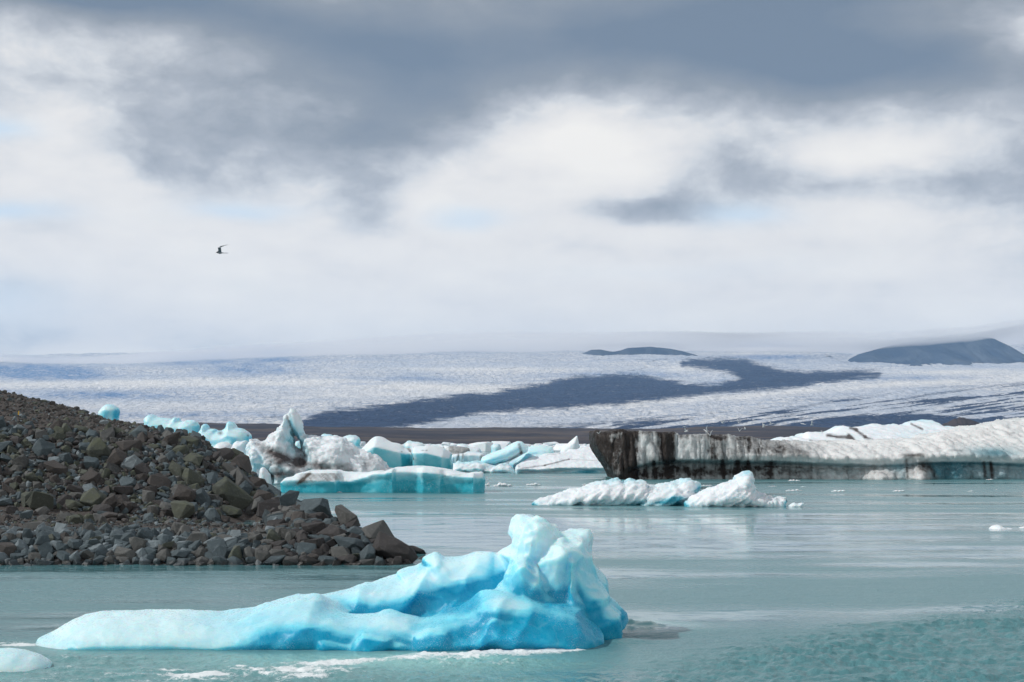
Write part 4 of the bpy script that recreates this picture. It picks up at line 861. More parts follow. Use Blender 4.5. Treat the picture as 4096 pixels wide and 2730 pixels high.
def visible(u, Y, z):
    py = YH - (z - H) / Y * F
    Ys = np.linspace(57, Y - 1.0, 24)
    return (-60 < u < 1800) and np.all(YH - (ground(np.full(24, u), Ys) + .25 - H) / Ys * F > py - 8)
def scatter(n, U, Yr_, rad, fct, cond=None, sink=.25, tries=6):
    got = 0
    for _ in range(n * tries):
        if got >= n: break
        Y = random.uniform(*Yr_); u = random.uniform(*U)
        z = float(ground(u, Y))
        if z < -.25 or (cond and not cond(u, Y, z)): continue
        r = rad(u, Y) if callable(rad) else rad
        zz = z + r * (.55 - sink) ; x = (u - 2048) / F * Y
        if not near_ok(x, Y, zz, r, fct): continue
        reg(x, Y, zz, r); fill.append((x, Y, zz, r, u)); got += 1
def topslope(u): return np.interp(u, [-600, 0, 400, 600, 800, 1000, 1200], [94.5, 95, 97, 100, 106, 108, 108])
pool = lambda u, Y, z: not (900 < u < 1075 and 83 < Y < 91.5)
ledge = lambda u, Y: 62.8 < Y < 84.5 and u < 1090
slopec = lambda u, Y, z: 85 < Y < topslope(u) and pool(u, Y, z)
for r_, n_ in ((.80, 9), (.58, 46), (.43, 130), (.31, 360), (.22, 1100), (.145, 2700)):
    scatter(n_, (-500, 1330), (85, 112), lambda u, Y: r_ * random.uniform(.85, 1.2), .60 if r_ > .3 else .62, slopec)
for r_, n_ in ((.38, 60), (.30, 190), (.225, 460), (.155, 1000)):
    scatter(n_, (-500, 1620), (57.6, 62.4), lambda u, Y: r_ * random.uniform(.85, 1.15), .62, None, .15)
for r_, n_ in ((.42, 60), (.30, 120), (.2, 200)):
    scatter(n_, (1080, 1420), (62, 92), lambda u, Y: r_ * random.uniform(.85, 1.2), .62, pool)
led = lambda u, Y, z: ledge(u, Y) and pool(u, Y, z)
scatter(40, (-500, 500), (74, 86), lambda u, Y: random.uniform(.22, .42), .62, lambda u, Y, z: pool(u, Y, z))
scatter(380, (-500, 1100), (62.8, 85), lambda u, Y: random.uniform(.05, .13), .9, led)
scatter(200, (500, 1100), (78, 85), lambda u, Y: random.uniform(.08, .22), .8, led)
grav = lambda u, Y, z: Y > topslope(u) - 1
scatter(1500, (-500, 1000), (94, 132), lambda u, Y: random.choice((.06, .08, .1, .13, .2)), .9, grav, .3)
scatter(130, (-300, 900), (98, 130), lambda u, Y: random.uniform(.16, .30), 1.2, grav, .2)
# the 236 that show largest become objects, the others one mass of rubble
cand = [(r / Y if (fv := visible(u, Y, z)) else 0, i) for i, (x, Y, z, r, u) in enumerate(fill)]
cand.sort(reverse=True); big = {i for q, i in cand[:236] if q > 0}
SH = [('slab-like', (1.25, 1.0, .62)), ('blocky', (1.05, .95, .85)), ('wedge-shaped', (1.2, .8, .8)), ('upright', (.8, .85, 1.2)), ('angular', (1.1, .9, .8))]
labels_used = {m[2] for m in marks}
def describe(px, py, Y, r, col, shp):
    zone = 'front bank' if Y < 64 and px < 1650 else ('gravel ledge' if Y < 84 and px < 1090 else ('end mound' if px > 1080 and Y < 92 else 'dark slope'))
    d = sorted(marks, key=lambda m: (m[0] - px) ** 2 + (1.3 * (m[1] - py)) ** 2)
    def rel(m):
        dx, dy = px - m[0], py - m[1]
        return ('above' if dy < 0 else 'below') if abs(dy) > abs(dx) * .8 else ('left of' if dx < 0 else 'right of')
    size = 'big' if r / Y * F > 32 else ('mid-sized' if r / Y * F > 25 else 'smaller')
    def short(m):
        t_ = m[2].split(); out = []
        for q in t_:
            if q in ('at', 'in', 'on', 'where', 'before', 'behind', 'under', 'below', 'beneath', 'left', 'right', 'above', 'high', 'wedged', 'close', 'between', 'half', 'near', 'beside', 'over', 'standing', 'crowning', 'overhanging', 'second', 'lying', 'sloping', 'low', 'with', 'high', 'to', 'beyond', 'farthest', 'of', 'almost', 'rising') and len(out) >= 2: break
            out.append(q)
        return ' '.join(out).rstrip(',')
    m0 = d[0]
    dist = math.hypot(px - m0[0], py - m0[1])
    touch = 'just ' if dist < 70 else ''
    opts = [f'{size} {shp} {col} rock {touch}{rel(m0)} the {short(m0)}']
    for m1 in d[1:4]: opts.append(f'{shp} {col} rock {touch}{rel(m0)} the {short(m0)}, {rel(m1)} the {short(m1)}')
    opts += [f'{o_} on the {zone}' for o_ in opts]
    for o_ in opts:
        if o_ not in labels_used and len(o_.replace('-', ' ').split()) <= 16: return o_
    return None
bulk_v, bulk_f, bulk_m, nv = [], [], [], 0
def rotm(a, b_, c_):
    from mathutils import Euler
    return np.array(Euler((a, b_, c_)).to_matrix())
order = sorted(range(len(fill)), key=lambda i: -fill[i][3] / fill[i][1])
ngrp = 0
for i in order:
    x, Y, z, r, u = fill[i]
    zone_t = 'front' if Y < 64 else 'slope'
    p = [.50, .27, .0, .03, .02, .18] if zone_t == 'front' and u < 1100 else ([.34, .22, .05, .05, .33, .01] if u > 1100 else RP)
    if Y > topslope(u): p = [.12, .22, .46, .10, .06, .04]
    col = random.choices(RK, p)[0]; sn, sh = random.choice(SH)
    rot = (random.uniform(-.35, .35), random.uniform(-.5, .5) + (.35 if Y > 84 else 0), random.uniform(0, 6.28))
    half = tuple(r * q * random.uniform(.9, 1.1) for q in sh)
    if i in big:
        px, py = u, YH - (z - H) / Y * F
        lab = describe(px, py, Y, r, col, sn)
        if lab is not None:
            labels_used.add(lab)
            rock_obj((x, Y, z), half, rot, col, random.randrange(44), lab, 'loose rocks of the embankment'); continue
    v, f = (SHAPES if r > .2 else LOW)[random.randrange(30)]
    v = (v * half) @ rotm(*rot).T + (x, Y, z)
    bulk_v.append(v); bulk_f.append(f + nv); nv += len(v); bulk_m += [RK.index(col)] * len(f)
# finest stones
gr = np.random.default_rng(5)
nst = 9000; cu = gr.uniform(-500, 1650, nst); cy = np.where(gr.random(nst) < .45, gr.uniform(57.5, 86, nst), gr.uniform(86, 131, nst)); cz = ground(cu, cy)
for u, Y, z in zip(cu, cy, cz):
    if z < -.1 or (900 < u < 1075 and 83 < Y < 91.5): continue
    r = random.uniform(.03, .085) * (1.2 if Y > 84 else 1)
    v, f = LOW[random.randrange(30)]
    v = (v * (r, r * .9, r * .7)) @ rotm(random.uniform(-.5, .5), random.uniform(-.5, .5), random.uniform(0, 6)).T + ((u - 2048) / F * Y, Y, z + r * .4)
    bulk_v.append(v); bulk_f.append(f + nv); nv += len(v); bulk_m += [random.choices(range(6), [.2, .25, .33, .08, .1, .04])[0]] * len(f)
rub = mk('rubble', np.concatenate(bulk_v), np.concatenate(bulk_f), [RM[k] for k in RK], False, matidx=bulk_m)
tag(rub, 'loose dark stones and gravel filling the gaps between the embankment rocks', 'rubble', kind='stuff')
print('rocks', len(fill), 'objects', len(big))

# marker post ----------------------------------------------------------
def simple_mat(name, c, rough=.6):
    m_, t, b, o = new_mat(name); geo = t.n('ShaderNodeTexCoord').outputs['Object']
    t.put(b.inputs['Base Color'], t.mix(t.noise(geo, 14., 4), c, tuple(x * .7 for x in c))); b.inputs['Roughness'].default_value = rough; return m_
def prism(x0, x1, y0, y1, z0, z1, tp=0.):
    v = [(x0, y0, z0), (x1, y0, z0), (x1, y1, z0), (x0, y1, z0), (x0 + tp, y0 + tp, z1), (x1 - tp, y0 + tp, z1), (x1 - tp, y1 - tp, z1), (x0 + tp, y1 - tp, z1)]
    return v, [(0, 3, 2, 1), (4, 5, 6, 7), (0, 1, 5, 4), (1, 2, 6, 5), (2, 3, 7, 6), (3, 0, 4, 7)]
pY = 103.; pz = float(ground(74, pY)) - .1; pr = bpy.data.objects.new('marker_post', None); C.objects.link(pr); pr.location = (wx(74, pY), pY, pz)
tag(pr, 'short wooden stake with a yellow top, planted in the gravel hill at the left', 'marker post')
v, f = prism(-.03, .03, -.03, .03, 0, .42); mk('stake', v, f, simple_mat('weathered_wood', (.05, .04, .035)), False, parent=pr)
v, f = prism(-.045, .045, -.04, .04, .30, .58, .012); v = [(a + (.02 if c > .5 else 0), b_, c) for a, b_, c in v]; mk('yellow_cap', v, f, simple_mat('yellow_paint', (.60, .36, .03)), False, parent=pr)

# ------------------------------------------------------------------ far shore, glacier, mountain
def sheet(name, rowspec, cols, subr, mats, attrf, rough):
    """rowspec: list of (distance, [(px, py)...]): the land's rows as seen heights, turned into real elevations"""
    Ys = [r[0] for r in rowspec]; pp = np.array([[lerpx(r[1], c) for c in cols] for r in rowspec])
    Zr = H - (pp - YH) / F * np.array(Ys)[:, None]
    Yd = np.exp(np.linspace(np.log(Ys[0]), np.log(Ys[-1]), subr))
    Z = np.array([[0.] * len(cols)] * subr)
    for j in range(len(cols)): Z[:, j] = np.interp(Yd, Ys, Zr[:, j])
    for _ in range(3): Z[1:-1] = (Z[:-2] + 2 * Z[1:-1] + Z[2:]) / 4
    YY_, UU_ = np.meshgrid(Yd, cols, indexing='ij'); X_ = (UU_ - 2048) / F * YY_
    Z = Z + rough(X_, YY_, Z)
    v = np.stack([X_, YY_, Z], -1).reshape(-1, 3); px, py = proj(v)
    o = mk(name, v, grid_faces(subr, len(cols)), mats, True, attrf(v, px, py)); tag(o, kind='structure'); return o
colsL = np.concatenate([np.linspace(-5200, -200, 60)[:-1], np.linspace(-200, 4300, 700), np.linspace(4300, 9500, 60)[1:]])
land_rows = [(2300, [(0, 1790)]), (2480, [(0, 1780.5)]), (2700, [(0, 1766), (900, 1764), (1300, 1752), (1800, 1768), (2100, 1752), (3000, 1768), (4096, 1770)]),
 (3000, [(0, 1748), (1200, 1732), (1500, 1738), (2000, 1750), (2400, 1750), (3000, 1752), (4096, 1752)]),
 (3500, [(0, 1730), (1000, 1722), (1500, 1726), (2300, 1736), (3000, 1730), (4096, 1736)]),
 (4300, [(0, 1700), (800, 1690), (1150, 1700), (1300, 1707), (1700, 1712), (2600, 1714), (3000, 1706), (3400, 1712), (4096, 1722)]),
 (4600, [(0, 1760)])]
M_land, t, b, o_ = new_mat('moraine_land')
geo = t.n('ShaderNodeNewGeometry').outputs['Position']
g1 = t.vm('MULTIPLY', geo, (.0022, .0045, .02)); g2 = t.vm('MULTIPLY', geo, (.012, .03, .1))
a1, a2 = t.noise(g1, 1., 6, .6), t.noise(g2, 1., 5, .6)
c = t.ramp(a1, [(.30, (.030, .028, .040)), (.46, (.055, .046, .054)), (.56, (.100, .078, .074)), (.66, (.15, .115, .075)), (.8, (.07, .06, .07))])
t.put(b.inputs['Base Color'], t.mix(t.map(a2, .35, .7, 0, .6), c, (.030, .026, .030))); b.inputs['Roughness'].default_value = 1; b.inputs['Specular IOR Level'].default_value = .1
sheet('shore_land', land_rows, colsL, 150, M_land, lambda v, px, py: {}, lambda x, y, z: 7 * fbm(x * .004, y * .006, 0, 4) * sst(2480, 2800, y) + 2 * fbm(x * .03, y * .02, 0, 3) * sst(2480, 2800, y))

gl_rows = [(4000, [(0, 1760)]), (4500, [(0, 1712), (1200, 1704), (1600, 1716), (3000, 1722), (3500, 1728), (4096, 1738)]), (5000, [(0, 1682), (1200, 1682), (1700, 1696), (2500, 1696), (4096, 1706)]),
 (5800, [(0, 1642), (1300, 1650), (2000, 1655), (2700, 1650), (4096, 1655)]), (6800, [(0, 1600), (1500, 1612), (2300, 1618), (2800, 1596), (3200, 1580), (4096, 1578)]),
 (7800, [(0, 1562), (1300, 1570), (2200, 1588), (2900, 1562), (3400, 1535), (4096, 1530)]), (9000, [(0, 1520), (1300, 1530), (2000, 1535), (2600, 1530), (2950, 1500), (3400, 1500), (4096, 1495)]),
 (10400, [(0, 1482), (1200, 1478), (2000, 1468), (2600, 1460), (2900, 1462), (3400, 1484), (4096, 1478)]), (12000, [(0, 1450), (500, 1462), (1200, 1440), (2000, 1428), (2600, 1430), (3100, 1442), (3400, 1460), (4096, 1440)]),
 (14000, [(0, 1425), (1000, 1408), (2000, 1402), (2800, 1402), (3400, 1408), (4096, 1375)]), (15500, [(0, 1440), (4096, 1400)]), (18000, [(0, 1500), (4096, 1480)])]
D1 = [(1190,1712),(1215,1693),(1300,1664),(1478,1640),(1627,1618),(1700,1609),(1780,1602),(1860,1594),(1984,1580),(2091,1560),(2192,1551),(2240,1530),(2330,1519),(2430,1514),(2490,1508),(2560,1514),(2640,1528),(2720,1540),(2800,1550),(2880,1548),(2950,1530),(2972,1515),(2950,1492),(2890,1474),(2800,1460),(2735,1454),(2800,1449),(2905,1446),(2981,1452),(3045,1472),(3140,1496),(3236,1502),(3427,1494),(3509,1497),(3427,1506),(3268,1522),(3172,1541),(2918,1557),(2700,1582),(2430,1609),(2133,1628),(1954,1640),(1806,1658),(1657,1688),(1568,1705),(1400,1722),(1240,1722)]  # moraine debris, with the shaded side of the upper lobe painted in
def gl_attr(v, px, py):
    d = sdpoly(D1, px, py)
    n = fbm(v[:, 0] * .006, v[:, 1] * .0035, 0 * px, 4)
    deb_shade = sst(-30, 12, d + 6 + 20 * n)
    flow = py + .13 * (px - 2600)                                                  # flow lines of the right-hand tongue
    s1 = fbm(px * .004, flow * .16, 0 * px, 4, .6); s2 = fbm(px * .0022 + 9, flow * .05, 0 * px, 3)
    rt = sst(1400, 1700, px) * sst(1620, 1700, py + .09 * (px - 2600) - 10) * (d < 0)
    deb_shade = np.maximum(deb_shade, rt * sst(.22, -.12, -s1 - s2 * 1.1 + .14 - .35 * sst(1660, 1712, py)) * .95)
    deb_shade = np.maximum(deb_shade, .85 * seg(px, py, 3050, 1662, 3330, 1608, 7) * (.6 + s1)); deb_shade = np.maximum(deb_shade, .8 * seg(px, py, 3330, 1608, 3420, 1597, 4))
    deb_shade = np.maximum(deb_shade, .95 * sst(0, 9, py - np.interp(px, [2700, 3100, 3300, 3700, 4096], [1702, 1700, 1668, 1650, 1690]) + 8 * s1) * sst(2600, 2800, px))
    deb_shade = np.maximum(deb_shade, .7 * sst(.0, .25, s1 - .05) * sst(1590, 1640, py) * sst(2900, 3100, px))
    for q in [(1000,1671,1190,1664,4),(1190,1664,1420,1650,2.5),(850,1668,1000,1671,3),(1830,1610,1852,1582,5),(1852,1582,2000,1568,4),(2280,1505,2440,1494,4),(2440,1494,2690,1458,3),(2120,1545,2235,1520,5),(1600,1605,1750,1592,4),(2610,1446,2740,1414,6),(2380,1438,2700,1440,3),(3230,1415,3300,1390,3),(2000,1478,2100,1470,2),(1730,1500,1810,1480,2),(3300,1420,3390,1455,5),(3600,1555,4096,1540,3),(3500,1600,4096,1588,3),(2050,1490,2130,1470,2)]:
        deb_shade = np.maximum(deb_shade, .62 * seg(px, py + 9 * n, q[0], q[1], q[2], q[3], q[4] * .8) * (.75 + 1.2 * s1))
    deb_shade = np.maximum(deb_shade, .62 * sst(0, .3, s1) * sst(1560, 1600, py) * sst(3300, 3600, px))
    bl = .95 * G(px, py, 90, 1487, 230, 26) + .55 * G(px, py, 300, 1500, 120, 20) + .5 * G(px, py, 1000, 1480, 170, 20) + .35 * G(px, py, 820, 1450, 200, 14) + .4 * G(px, py, 1120, 1440, 120, 12) + .45 * G(px, py, 420, 1582, 330, 17) + .35 * G(px, py, 1650, 1516, 160, 8) + .3 * G(px, py, 1450, 1536, 120, 6) + .3 * G(px, py, 700, 1660, 500, 12) + .5 * G(px, py, 3100, 1430, 160, 10) + .4 * G(px, py, 2900, 1545, 90, 22) + .3 * G(px, py, 3600, 1515, 400, 8) + .35 * G(px, py, 2500, 1500, 260, 12)  # blue of cloud shadows and shaded slopes painted in, with bluish crevassed ice
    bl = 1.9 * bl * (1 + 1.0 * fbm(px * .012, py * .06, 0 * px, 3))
    cn = 1.0 * np.exp(-((py - np.interp(px, [0, 700, 1300, 1800, 2100], [1536, 1534, 1530, 1552, 1560])) / 15) ** 2) * sst(2250, 2000, px) + .8 * G(px, py, 1950, 1478, 420, 10) + .7 * G(px, py, 1500, 1575, 400, 22) + .5 * G(px, py, 700, 1625, 500, 20) + .9 * G(px, py, 2780, 1475, 120, 14) + .8 * np.exp(-((py - np.interp(px, [2300, 3000, 3600, 4096], [1632, 1580, 1535, 1515])) / 14) ** 2) * sst(2200, 2500, px) + .7 * G(px, py, 3000, 1415, 260, 8) + .8 * G(px, py, 3900, 1490, 300, 12)
    cn = cn * (1 + .9 * fbm(px * .008, py * .05, 0 * px + 7, 3)) + .3 * s2
    deb_shade = np.maximum(deb_shade, .42 * sst(-34, 0, d) * sst(.0, .3, fbm(px * .012, flow * .22, 0 * px + 3, 4, .6)) * (px > 1900))
    return {'clean': np.clip(cn, 0, 1), 'debris': np.clip(deb_shade, 0, 1), 'blue': np.clip(bl + .25 * s2, 0, 1)}  # debris mask also carries the painted shade of the upper lobe
M_gl, t, b, o_ = new_mat('glacier_ice')
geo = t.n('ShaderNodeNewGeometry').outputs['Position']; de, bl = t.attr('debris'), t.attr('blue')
c1 = t.noise(t.vm('MULTIPLY', geo, (.030, .012, .03)), 1., 6, .68, .6); c2 = t.noise(t.vm('MULTIPLY', geo, (.006, .0028, .01)), 1., 6, .62, .4); c3 = t.noise(t.vm('MULTIPLY', geo, (.0022, .014, .0)), 1., 6, .62, .5)
c4 = t.noise(t.vm('MULTIPLY', geo, (.0009, .0011, .0)), 1., 4, .55); c5 = t.noise(t.vm('MULTIPLY', geo, (.05, .02, .05)), 1., 4, .7)
vor = t.n('ShaderNodeTexVoronoi', feature='DISTANCE_TO_EDGE'); t.put(vor.inputs['Vector'], t.vm('ADD', t.vm('MULTIPLY', geo, (.016, .009, 0)), t.vm('MULTIPLY', t.n('ShaderNodeCombineXYZ').outputs[0], (1, 1, 1)))); vor.inputs['Scale'].default_value = 1.
crev = t.m('MULTIPLY', t.map(vor.outputs['Distance'], .10, .02), t.map(c4, .42, .58))
icec = t.mix(t.m('MULTIPLY', t.map(c1, .49, .60), .52), (.97, .95, .93), (.38, .46, .58))
icec = t.mix(t.m('MULTIPLY', t.map(c2, .54, .72), .45), icec, (.44, .52, .64))
icec = t.mix(t.m('MULTIPLY', t.map(c3, .52, .60), .50), icec, (.34, .42, .56))
dirty = icec; cl_ = t.attr('clean'); icec = t.mix(t.m('MULTIPLY', crev, .55), icec, (.30, .38, .52)); icec = t.mix(t.m('MULTIPLY', t.map(c4, .58, .40), .45), icec, (.42, .52, .68)); icec = t.mix(t.m('MULTIPLY', t.map(c5, .60, .68), .7), icec, (.16, .20, .28))
icec = t.mix(t.m('MULTIPLY', t.m('SUBTRACT', 1, cl_), .18), icec, (.34, .42, .56)); icec = t.mix(t.m('MULTIPLY', cl_, .85), icec, (.97, .95, .92))
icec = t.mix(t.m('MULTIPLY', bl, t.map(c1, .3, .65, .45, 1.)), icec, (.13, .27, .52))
dm = t.map(t.m('ADD', de, t.m('MULTIPLY', t.m('SUBTRACT', t.m('ADD', t.m('MULTIPLY', c1, .6), t.m('MULTIPLY', c3, .4)), .5), 1.9)), .18, .95)
dm = t.m('MULTIPLY', dm, t.map(de, .04, .2))
dc = t.mix(t.map(c3, .42, .62), (.008, .030, .095), (.030, .064, .145))  # debris colour with the blue of distant haze painted in
t.put(b.inputs['Base Color'], t.mix(dm, icec, dc)); b.inputs['Roughness'].default_value = .85; b.inputs['Specular IOR Level'].default_value = .2
bp = t.n('ShaderNodeBump'); bp.inputs['Strength'].default_value = 1; bp.inputs['Distance'].default_value = 30
t.put(bp.inputs['Height'], t.m('ADD', c1, c2)); t.L.new(bp.outputs[0], b.inputs['Normal'])
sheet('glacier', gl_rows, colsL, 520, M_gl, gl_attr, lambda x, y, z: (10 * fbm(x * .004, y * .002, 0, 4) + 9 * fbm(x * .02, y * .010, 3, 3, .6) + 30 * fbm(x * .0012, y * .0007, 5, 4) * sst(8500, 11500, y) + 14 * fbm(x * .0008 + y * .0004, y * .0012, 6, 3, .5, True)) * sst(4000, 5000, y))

def ridge(name, pts, Yc, half, mat, seed, gully, kind='structure', nx=220, ns=60, sharp=.9):
    """a hill whose crest line is pts (photo), falling to the front and back"""
    p0, p1 = pts[0][0], pts[-1][0]; us_ = np.linspace(p0, p1, nx); zc = np.array([wz(lerpx(pts, u), Yc) for u in us_]); xb = wx(us_, Yc)
    s_ = np.linspace(-1, 1, ns); S_, U_ = np.meshgrid(s_, np.arange(nx), indexing='ij')
    base = wz(1500, Yc) if Yc > 9000 else 0
    prof = (1 - np.abs(S_)) ** sharp
    X_ = xb[U_] + S_ * 0; Y_ = Yc + S_ * half
    n = fbm(X_ * gully * 2.2, Y_ * gully * .5, seed, 4, .55, True)
    Z_ = base - 60 + (zc[U_] - base + 60) * prof * (1 - .50 * (1.04 - prof) * (n + .25)) + 0
    v = np.stack([X_, Y_, Z_], -1).reshape(-1, 3)
    o = mk(name, v, grid_faces(ns, nx), mat, True); tag(o, kind=kind); return o
M_rockm, t, b, o_ = new_mat('mountain_rock')
geo = t.n('ShaderNodeNewGeometry').outputs['Position']
r1 = t.noise(t.vm('MULTIPLY', geo, (.004, .0015, .002)), 1., 6, .65, .8); r2 = t.noise(t.vm('MULTIPLY', geo, (.0015, .0015, .004)), 1., 4)
cc = t.mix(t.map(r1, .38, .64), (.036, .068, .130), (.10, .135, .19)); cc = t.mix(t.m('MULTIPLY', t.map(r2, .55, .7), .4), cc, (.10, .10, .085))  # rock colour carries the blue of the far haze, painted in
cc = t.mix(t.map(r1, .70, .74), cc, (.5, .5, .52))
t.put(b.inputs['Base Color'], cc); b.inputs['Roughness'].default_value = 1; b.inputs['Specular IOR Level'].default_value = .1
bp = t.n('ShaderNodeBump'); bp.inputs['Strength'].default_value = 1; bp.inputs['Distance'].default_value = 40; t.put(bp.inputs['Height'], r1); t.L.new(bp.outputs[0], b.inputs['Normal'])
ridge('mountain', [(3325,1500),(3345,1478),(3375,1462),(3400,1432),(3440,1412),(3490,1398),(3560,1378),(3640,1362),(3720,1352),(3800,1346),(3880,1343),(3930,1343),(3975,1352),(4010,1368),(4040,1384),(4062,1400),(4072,1420),(4060,1440),(4075,1460),(4100,1500)], 12300, 1500, M_rockm, 3, .0012)
ridge('mountain', [(2230,1470),(2290,1430),(2335,1408),(2365,1396),(2400,1394),(2450,1403),(2480,1398),(2510,1388),(2600,1384),(2680,1390),(2720,1400),(2790,1420),(2880,1450),(2920,1470)], 12500, 800, M_rockm, 8, .0012)
ridge('moraine_hill', [(3700,1730),(3740,1706),(3770,1690),(3800,1678),(3820,1668),(3828,1670),(3838,1662),(3855,1664),(3880,1670),(3910,1682),(3950,1698),(4000,1712),(4060,1728)], 3300, 160, M_land, 5, .01, nx=160)

# low cloud lying over the ice cap and the summits
M_cloud = bpy.data.materials.new('low_cloud'); M_cloud.use_nodes = True; t = NT(M_cloud.node_tree); M_cloud.node_tree.nodes.clear()
vo = t.n('ShaderNodeVolumePrincipled'); vo.inputs['Color'].default_value = (.99, .99, 1, 1); vo.inputs['Density'].default_value = .0042; vo.inputs['Anisotropy'].default_value = .2
o_ = t.n('ShaderNodeOutputMaterial'); t.L.new(vo.outputs[0], o_.inputs['Volume'])
nx_, ny_ = 150, 60
cxs, cys = np.linspace(-13000, 15000, nx_), np.linspace(10900, 21000, ny_)
CX, CY = np.meshgrid(cxs, cys, indexing='xy'); U_ = CX / CY * F + 2048
zb = np.interp(U_, [-500, 0, 400, 1000, 1600, 2300, 2700, 3200, 3500, 3900, 4100, 4600], [690, 670, 650, 735, 785, 832, 842, 838, 815, 862, 930, 950]) + 60 * fbm(CX * .0007, CY * .0007, 0, 4) 
edge_ = sst(0, 4500, CY - 10900) * sst(21000, 19000, CY)
zt = zb + 22 + (190 + 130 * fbm(CX * .0005, CY * .0005, 9, 3)) * edge_
vb = np.stack([CX, CY, zb], -1).reshape(-1, 3); vt = np.stack([CX, CY, zt], -1).reshape(-1, 3)
fb = grid_faces(ny_, nx_); nb = len(vb); fcs = [tuple(q[::-1]) for q in fb] + [tuple(q + nb) for q in fb]
per = list(range(nx_)) + [i * nx_ + nx_ - 1 for i in range(1, ny_)] + [(ny_ - 1) * nx_ + i for i in range(nx_ - 2, -1, -1)] + [i * nx_ for i in range(ny_ - 2, 0, -1)]
fcs += [(per[i], per[(i + 1) % len(per)], per[(i + 1) % len(per)] + nb, per[i] + nb) for i in range(len(per))]
lc = mk('low_cloud', np.concatenate([vb, vt]), fcs, M_cloud, True); tag(lc, 'low white cloud resting on the glacier and the mountain tops', 'cloud', kind='stuff')

# drift ice packed along the far shore
bv, bf, nb_ = [], [], 0
for i in range(2600):
    Y = 520 + 1900 * random.random() ** .7; u = random.uniform(-500, 4600)
    if Y < 900 and random.random() < .55: continue
    r = random.uniform(.4, 2.2) * (1 + (random.random() < .05) * 1.6); v, f = LOW[random.randrange(30)]
    v = v * (r * random.uniform(1, 3), r * random.uniform(1, 3), r * .75) @ rotm(0, 0, random.uniform(0, 6)).T + ((u - 2048) / F * Y, Y, r * .2)
    bv.append(v); bf.append(f + nb_); nb_ += len(v)
dr = mk('drift_ice', np.concatenate(bv), np.concatenate(bf), M_snow, False); tag(dr, 'countless small white ice pieces packed along the far shore', 'drift ice', kind='stuff')

# ------------------------------------------------------------------ birds
def capsules(lst, h, pad=.03):
    P1 = np.array([c[0] for c in lst]); P2 = np.array([c[1] for c in lst]); rm = max(max(c[2], c[3]) for c in lst)
    lo = np.minimum(P1.min(0), P2.min(0)) - rm - pad; hi_ = np.maximum(P1.max(0), P2.max(0)) + rm + pad
    X, Y, Z = [np.arange(lo[i], hi_[i], h) for i in range(3)]
    A_, B_, C_ = np.meshgrid(X, Y, Z, indexing='ij'); out = None
    for a, b_, ra, rb in lst:
        a, b_ = np.array(a, float), np.array(b_, float); e = b_ - a
        t_ = np.clip(((A_ - a[0]) * e[0] + (B_ - a[1]) * e[1] + (C_ - a[2]) * e[2]) / (e @ e + 1e-9), 0, 1)
        d = (ra + (rb - ra) * t_) - np.sqrt((A_ - a[0] - t_ * e[0]) ** 2 + (B_ - a[1] - t_ * e[1]) ** 2 + (C_ - a[2] - t_ * e[2]) ** 2)
        out = d if out is None else smax(out, d, .012)
    return surface_nets(out, *lo, h)
s_ = 55 / F
def bp_(px, py, dy=0): return ((px - 880) * s_, dy, (1012 - py) * s_)
tern = [(bp_(861, 1013.2), bp_(867, 1011.5), .003, .011), (bp_(868, 1010.8), bp_(871, 1010.6), .026, .030), (bp_(871, 1011), bp_(879, 1012.2), .030, .043), (bp_(879, 1012.2), bp_(891, 1012.6), .043, .014), (bp_(891, 1012.6), bp_(904, 1013.2, -.03), .013, .006), (bp_(904, 1013.2, -.03), bp_(917, 1012.8, -.05), .006, .0035), (bp_(891, 1012.6), bp_(914, 1013.3, .05), .011, .0035)]
for k in range(5):      # chord of the near wing filled by side-by-side feathers
    q = k / 4
    tern += [(bp_(876.5 + 8.5 * q, 1009 - 1 * q, -.03), bp_(876 + 10.5 * q, 995.5 - 1.5 * q, -.17), .013, .011)]
tern += [(bp_(876.5, 995, -.17), bp_(889, 989.5, -.25), .009, .011), (bp_(886, 992, -.19), bp_(900, 988.6, -.28), .013, .011), (bp_(889, 989.5, -.25), bp_(912, 986.4, -.36), .012, .009), (bp_(912, 986.4, -.36), bp_(929, 986.6, -.45), .008, .003),
         (bp_(873.5, 1008, .03), bp_(869, 1003.5, .16), .012, .012), (bp_(877.5, 1008, .03), bp_(874, 1004, .16), .014, .012), (bp_(870, 1003.6, .16), bp_(858.5, 1000.2, .42), .014, .003)]
v, f = capsules(tern, .0065)
M_tern, t, b, o_ = new_mat('tern_plumage'); tc_ = t.n('ShaderNodeTexCoord').outputs['Object']; sp = t.n('ShaderNodeSeparateXYZ'); t.L.new(tc_, sp.inputs[0])
cap = t.m('MULTIPLY', t.map(sp.outputs[2], .012, .022), t.map(sp.outputs[0], -.055, -.075))
t.put(b.inputs['Base Color'], t.mix(cap, t.mix(t.noise(tc_, 30., 3), (.10, .13, .16), (.15, .17, .20)), (.01, .01, .012))); b.inputs['Roughness'].default_value = .7
tn = mk('seabird', v, f, M_tern, True, loc=(wx(880, 55), 55, wz(1012, 55))); tag(tn, 'dark fork-tailed seabird gliding alone against the clouds', 'bird')
M_gull = simple_mat('white_plumage', (.80, .81, .82), .6)
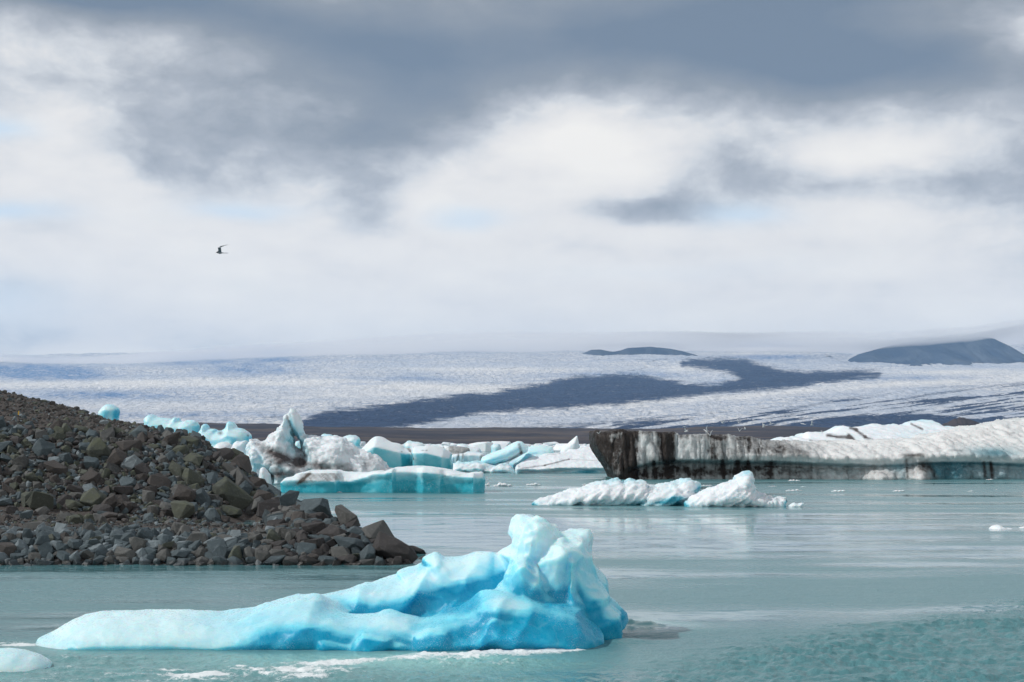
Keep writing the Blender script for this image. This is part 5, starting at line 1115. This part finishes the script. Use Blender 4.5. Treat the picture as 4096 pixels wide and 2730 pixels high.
def gull(up, fold):
    L = [((-.24, 0, .0), (-.17, 0, .01), .012, .035), ((-.17, 0, .01), (0, 0, 0), .045, .07), ((0, 0, 0), (.20, 0, .01), .07, .02), ((.20, 0, .01), (.34, 0, .02), .02, .02)]
    for s1 in (-1, 1):
        for o1 in (-.05, .0, .05):
            L += [((o1, s1 * .05, .02), (o1 - .02, s1 * .30, .05 + up * .22), .028, .022)]
        L += [((-.03, s1 * .30, .05 + up * .22), (.10 * fold, s1 * .66, .05 + up * .30), .030, .010), ((.03, s1 * .28, .05 + up * .2), (.12 * fold, s1 * .5, .05 + up * .27), .025, .012)]
    return capsules(L, .02)
GV = [gull(1, 1), gull(-.3, 1.4), gull(1.9, .8)]; gme = []
for v, f in GV:
    o = mk('seabird', v, f, M_gull, True); gme.append(o.data); bpy.data.objects.remove(o)
gulls = [(2890,1693,'white bird with raised wings, highest of the left part of the flock'),(2941,1702,'white bird turning, below the small speck-like one in the flock'),(2954,1691,'small white bird speck beside the turning one, over the blue debris'),(3008,1696,'grey-white bird banking steeply in the middle of the flock'),
 (3055,1699,'white bird directly over another one right of the middle of the flock'),(3054,1709,'lower white bird of the two flying one above the other'),(3082,1693,'white bird flying wing to wing with another at the right of the flock'),(3091,1695,'right bird of the wing-to-wing pair'),
 (2958,1725,'faint white bird over the dark shore, above the glider by the black ridge'),(2980,1717,'white bird just under the lower edge of the glacier'),(2936,1744,'white gliding bird low over the black-streaked ice wall'),(2828,1727,'largest white bird, low over the middle of the streaked wall'),
 (2744,1727,'white bird level with the largest one, farther left over the wall'),(2738,1708,'white bird above the left one over the streaked wall'),(2840,1742,'small white bird skimming the top of the wall, under the largest one'),(2394,1735,'white bird perched on the left prow of the streaked wall'),
 (3211,1696,'lone white bird at the right of the flock, over the pale debris'),(3247,1701,'rightmost white bird, wings spread, above the ice hump'),(3288,1730,'white bird resting on the ash-striped ice behind the wall'),(2496,1690,'white bird flying alone above the left of the streaked wall')]
for i, (px, py, lab) in enumerate(gulls):
    Y = 186 if px == 2394 else random.uniform(150, 182)
    if 'resting' in lab: Y = 208
    o = bpy.data.objects.new('seabird', gme[i % 3]); C.objects.link(o)
    o.location = (wx(px, Y), Y, wz(py, Y)); o.rotation_euler = (random.uniform(-.5, .5), random.uniform(-.3, .3), random.uniform(0, 6.28)); sc_ = .85 if 'largest' in lab else random.uniform(.5, .72)
    o.scale = (sc_,) * 3; tag(o, lab, 'bird', 'white seabirds wheeling over the ice')

# ------------------------------------------------------------------ air
M_haze = bpy.data.materials.new('haze'); M_haze.use_nodes = True; t = NT(M_haze.node_tree); M_haze.node_tree.nodes.clear()
vo = t.n('ShaderNodeVolumePrincipled'); vo.inputs['Color'].default_value = (.46, .70, 1.0, 1); vo.inputs['Density'].default_value = 2.9e-5
o_ = t.n('ShaderNodeOutputMaterial'); t.L.new(vo.outputs[0], o_.inputs['Volume'])
hv, hf = prism(-52000, 52000, -600, 22500, -80, 1800)
hz = mk('haze', hv, hf, M_haze, False); tag(hz, kind='stuff', label='thin bluish air between the camera and the far glacier', cat='haze')
